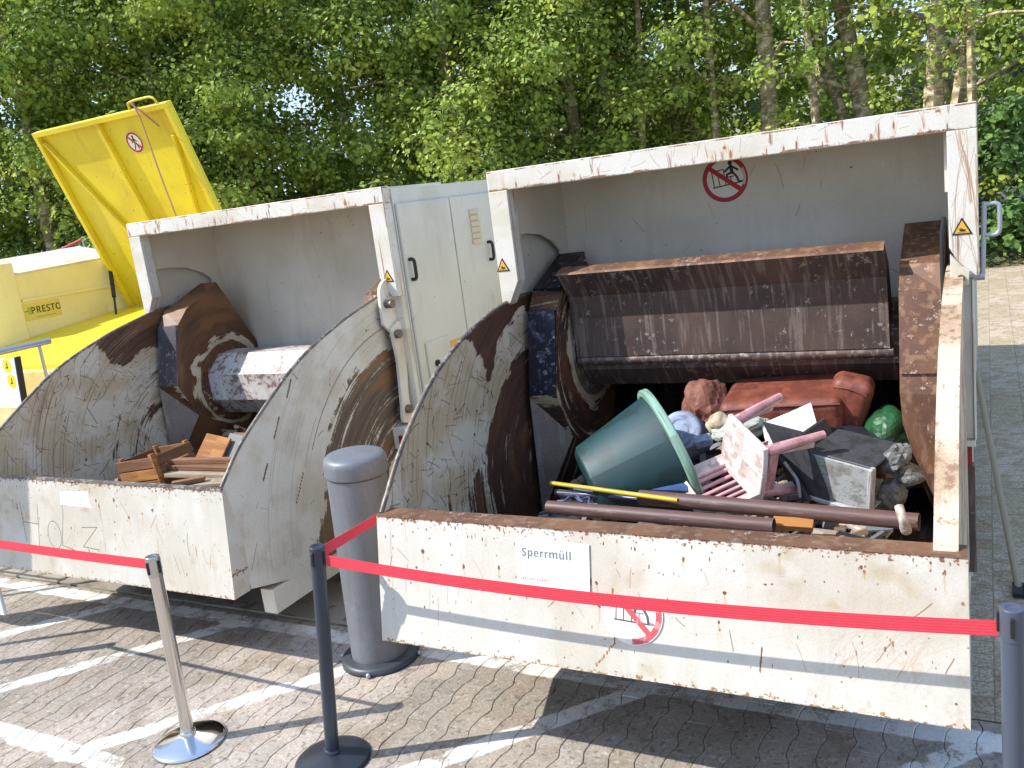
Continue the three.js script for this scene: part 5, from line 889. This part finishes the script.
{
  const A = { name: 'plane_tree', stems: 1, h: 10.5, w: 0.15, limbs: 24, t0: 0.12, spread: 2.7, droop: 0.45, cl: 7, cr: 0.72, n: 165, minY: 1.0, leaf: 0.092, tone: PLANE, bark: barkMat, skirt: 75, skirtH: 7.5 };
  const B = { ...A, stems: 2, limbs: 11, t0: 0.27, skirt: 2, skirtH: 3.2, minY: 2.6, cl: 5, n: 80, cr: 0.6, h: 12, spread: 3.0, w: 0.19 };
  const D = { name: 'backdrop_tree', stems: 1, h: 11, w: 0.2, limbs: 14, t0: 0.15, spread: 3.2, droop: 0.5, cl: 7, cr: 0.95, n: 75, minY: 0.7, leaf: 0.18, tone: PLANE, bark: barkMat, skirt: 24 };
  // dense row from the far left to the middle
  [[-23, -11.5], [-21, -14.2], [-18.3, -13.0], [-17.2, -16.4], [-14.4, -15.2], [-12.6, -17.8], [-10.2, -17.2], [-8.0, -18.6], [-15.9, -14.6], [-9.3, -19.6], [-6.2, -20.4]].forEach(([x, z], i) => makeTree('bright leafy tree of the dense foliage wall behind the yellow press', V(x, 0, z), { ...A, seed: 500 + i * 13 }, 'trees in the dense foliage wall'));
  // open row with visible trunks behind the right compactor
  [[612, -19.6, 0.2], [690, -21, -0.4], [764, -19.4, 0.3], [872, -20.5, -1.6], [928, -19.8, 0.5]].forEach(([px, z, lean], i) => makeTree('pale barked tree with bare lower stem behind the right compactor', V(onZ(px, 150, z).x, 0, z), { ...B, lean, seed: 700 + i * 17, stems: i === 2 ? 1 : 2 }, 'bare stemmed trees'));
  [[640, -18.9, 0.3], [716, -19.0, -0.3], [820, -19.1, -0.9], [962, -18.9, 0.2]].forEach(([px, z, lean], i) => makeTree('thin pale sapling in front of the bare stemmed trees', V(onZ(px, 150, z).x, 0, z), { ...B, name: 'sapling', lean, w: 0.085, limbs: 8, cl: 3, n: 60, spread: 1.9, h: 10, skirt: 0, stems: 1, seed: 800 + i * 19 }, 'thin saplings'));
  // second row further back
  [[-30, -17], [-26, -20], [-22, -22], [-18, -24], [-14.5, -25.5], [-11, -26.5], [-7.5, -27], [-4.2, -27.5], [-1, -26.5], [2.4, -25], [5.5, -23]].forEach(([x, z], i) => makeTree('broad leafy tree in the back row behind the foliage wall', V(x, 0, z), { ...D, seed: 900 + i * 11 }, 'trees of the back row'));
  const sh = (label, x, z, h, seed, tone = SHRUB) => { const r = rng(seed), T = thing('shrub', label, 'shrub', V(x, 0, z), 'shrubs along the edge of the yard'), cl = [], st = []; for (let k = 0; k < 26; k++) { const a = r() * 6.283, d = 1.3 * Math.sqrt(r()), y = 0.15 + h * r() * (1 - 0.25 * d); cl.push({ x: Math.cos(a) * d, y, z: Math.sin(a) * d * 0.7, rx: 0.5, ry: 0.36, n: 75, hue: r() }); if (k < 7) st.push(taper([V(Math.cos(a) * 0.1, 0, Math.sin(a) * 0.1), V(Math.cos(a) * d * 0.5, y * 0.6, Math.sin(a) * d * 0.4), V(Math.cos(a) * d, y, Math.sin(a) * d * 0.7)], [0.03, 0.02, 0.006], 5, 3)); } mesh('stem', mergeGeometries(st), darkBark, T); leaves(cl, r, tone, 0.14, 'foliage', T); };
  [[-6.3, -19.2, 2.6], [-4.4, -19.6, 2.2], [-2.6, -19.4, 2.8], [-0.7, -19.4, 3.2], [0.9, -19.2, 3.6], [2.7, -19.2, 3.4], [-9, -18.4, 2.8], [-11.8, -16.6, 2.8], [-15, -14.6, 2.8], [-17.6, -13.2, 2.8], [-20.3, -12.2, 2.6]].forEach(([x, z, h], i) => sh('green leafy shrub growing at the edge of the yard under the trees', x, z, h, 1200 + i * 7));
  // weeds at the kerb
  const r = rng(77), L = new LeafMesh(2600), o = new THREE.Object3D(), col = new THREE.Color();
  for (let i = 0; i < 2600; i++) { o.position.set(-8 + 13 * r(), 0.02 + 0.2 * r() * r(), -18.2 - 0.8 * r()); o.rotation.set((r() - .5) * 2, r() * 6.28, (r() - .5) * 2); const s = 0.05 + 0.06 * r(); o.scale.set(s, s, s * 1.6); o.updateMatrix(); const v = 0.6 + 0.8 * r(); L.add(o.matrix, col.setRGB(0.14 * v, 0.15 * v, 0.04 * v)); }
  const im = L.build('weeds'); im.userData = { kind: 'stuff', label: 'dry weeds along the far edge of the paving', category: 'weeds' };
}
{ // pale building behind the trees
  const T = thing('pale_building', 'low white building glimpsed between the trees', 'building', V(1, 0, -33)), wm = std(lin(0.62, 0.6, 0.56), 0.8), gm = std(lin(0.03, 0.04, 0.05), 0.15);
  wpart('wall', box(-16, 8, 0, 5.2, -33, -41, 0.02), wm, T); wpart('roof', box(-16.3, 8.3, 5.21, 5.45, -32.7, -41.3, 0.02), std(lin(0.2, 0.19, 0.18), 0.8), T);
  for (let k = 0; k < 9; k++) for (const y of [1.0, 3.3]) { const x = -15 + k * 2.5, w = wpart('window', box(x, x + 1.5, y, y + 1.3, -32.99, -32.95, 0.01), std(lin(0.75, 0.75, 0.74), 0.5), T); wpart('pane', box(x + 0.08, x + 1.42, y + 0.08, y + 1.22, -32.945, -32.935, 0.003), gm, w); }
}
renderer.render(scene, camera);
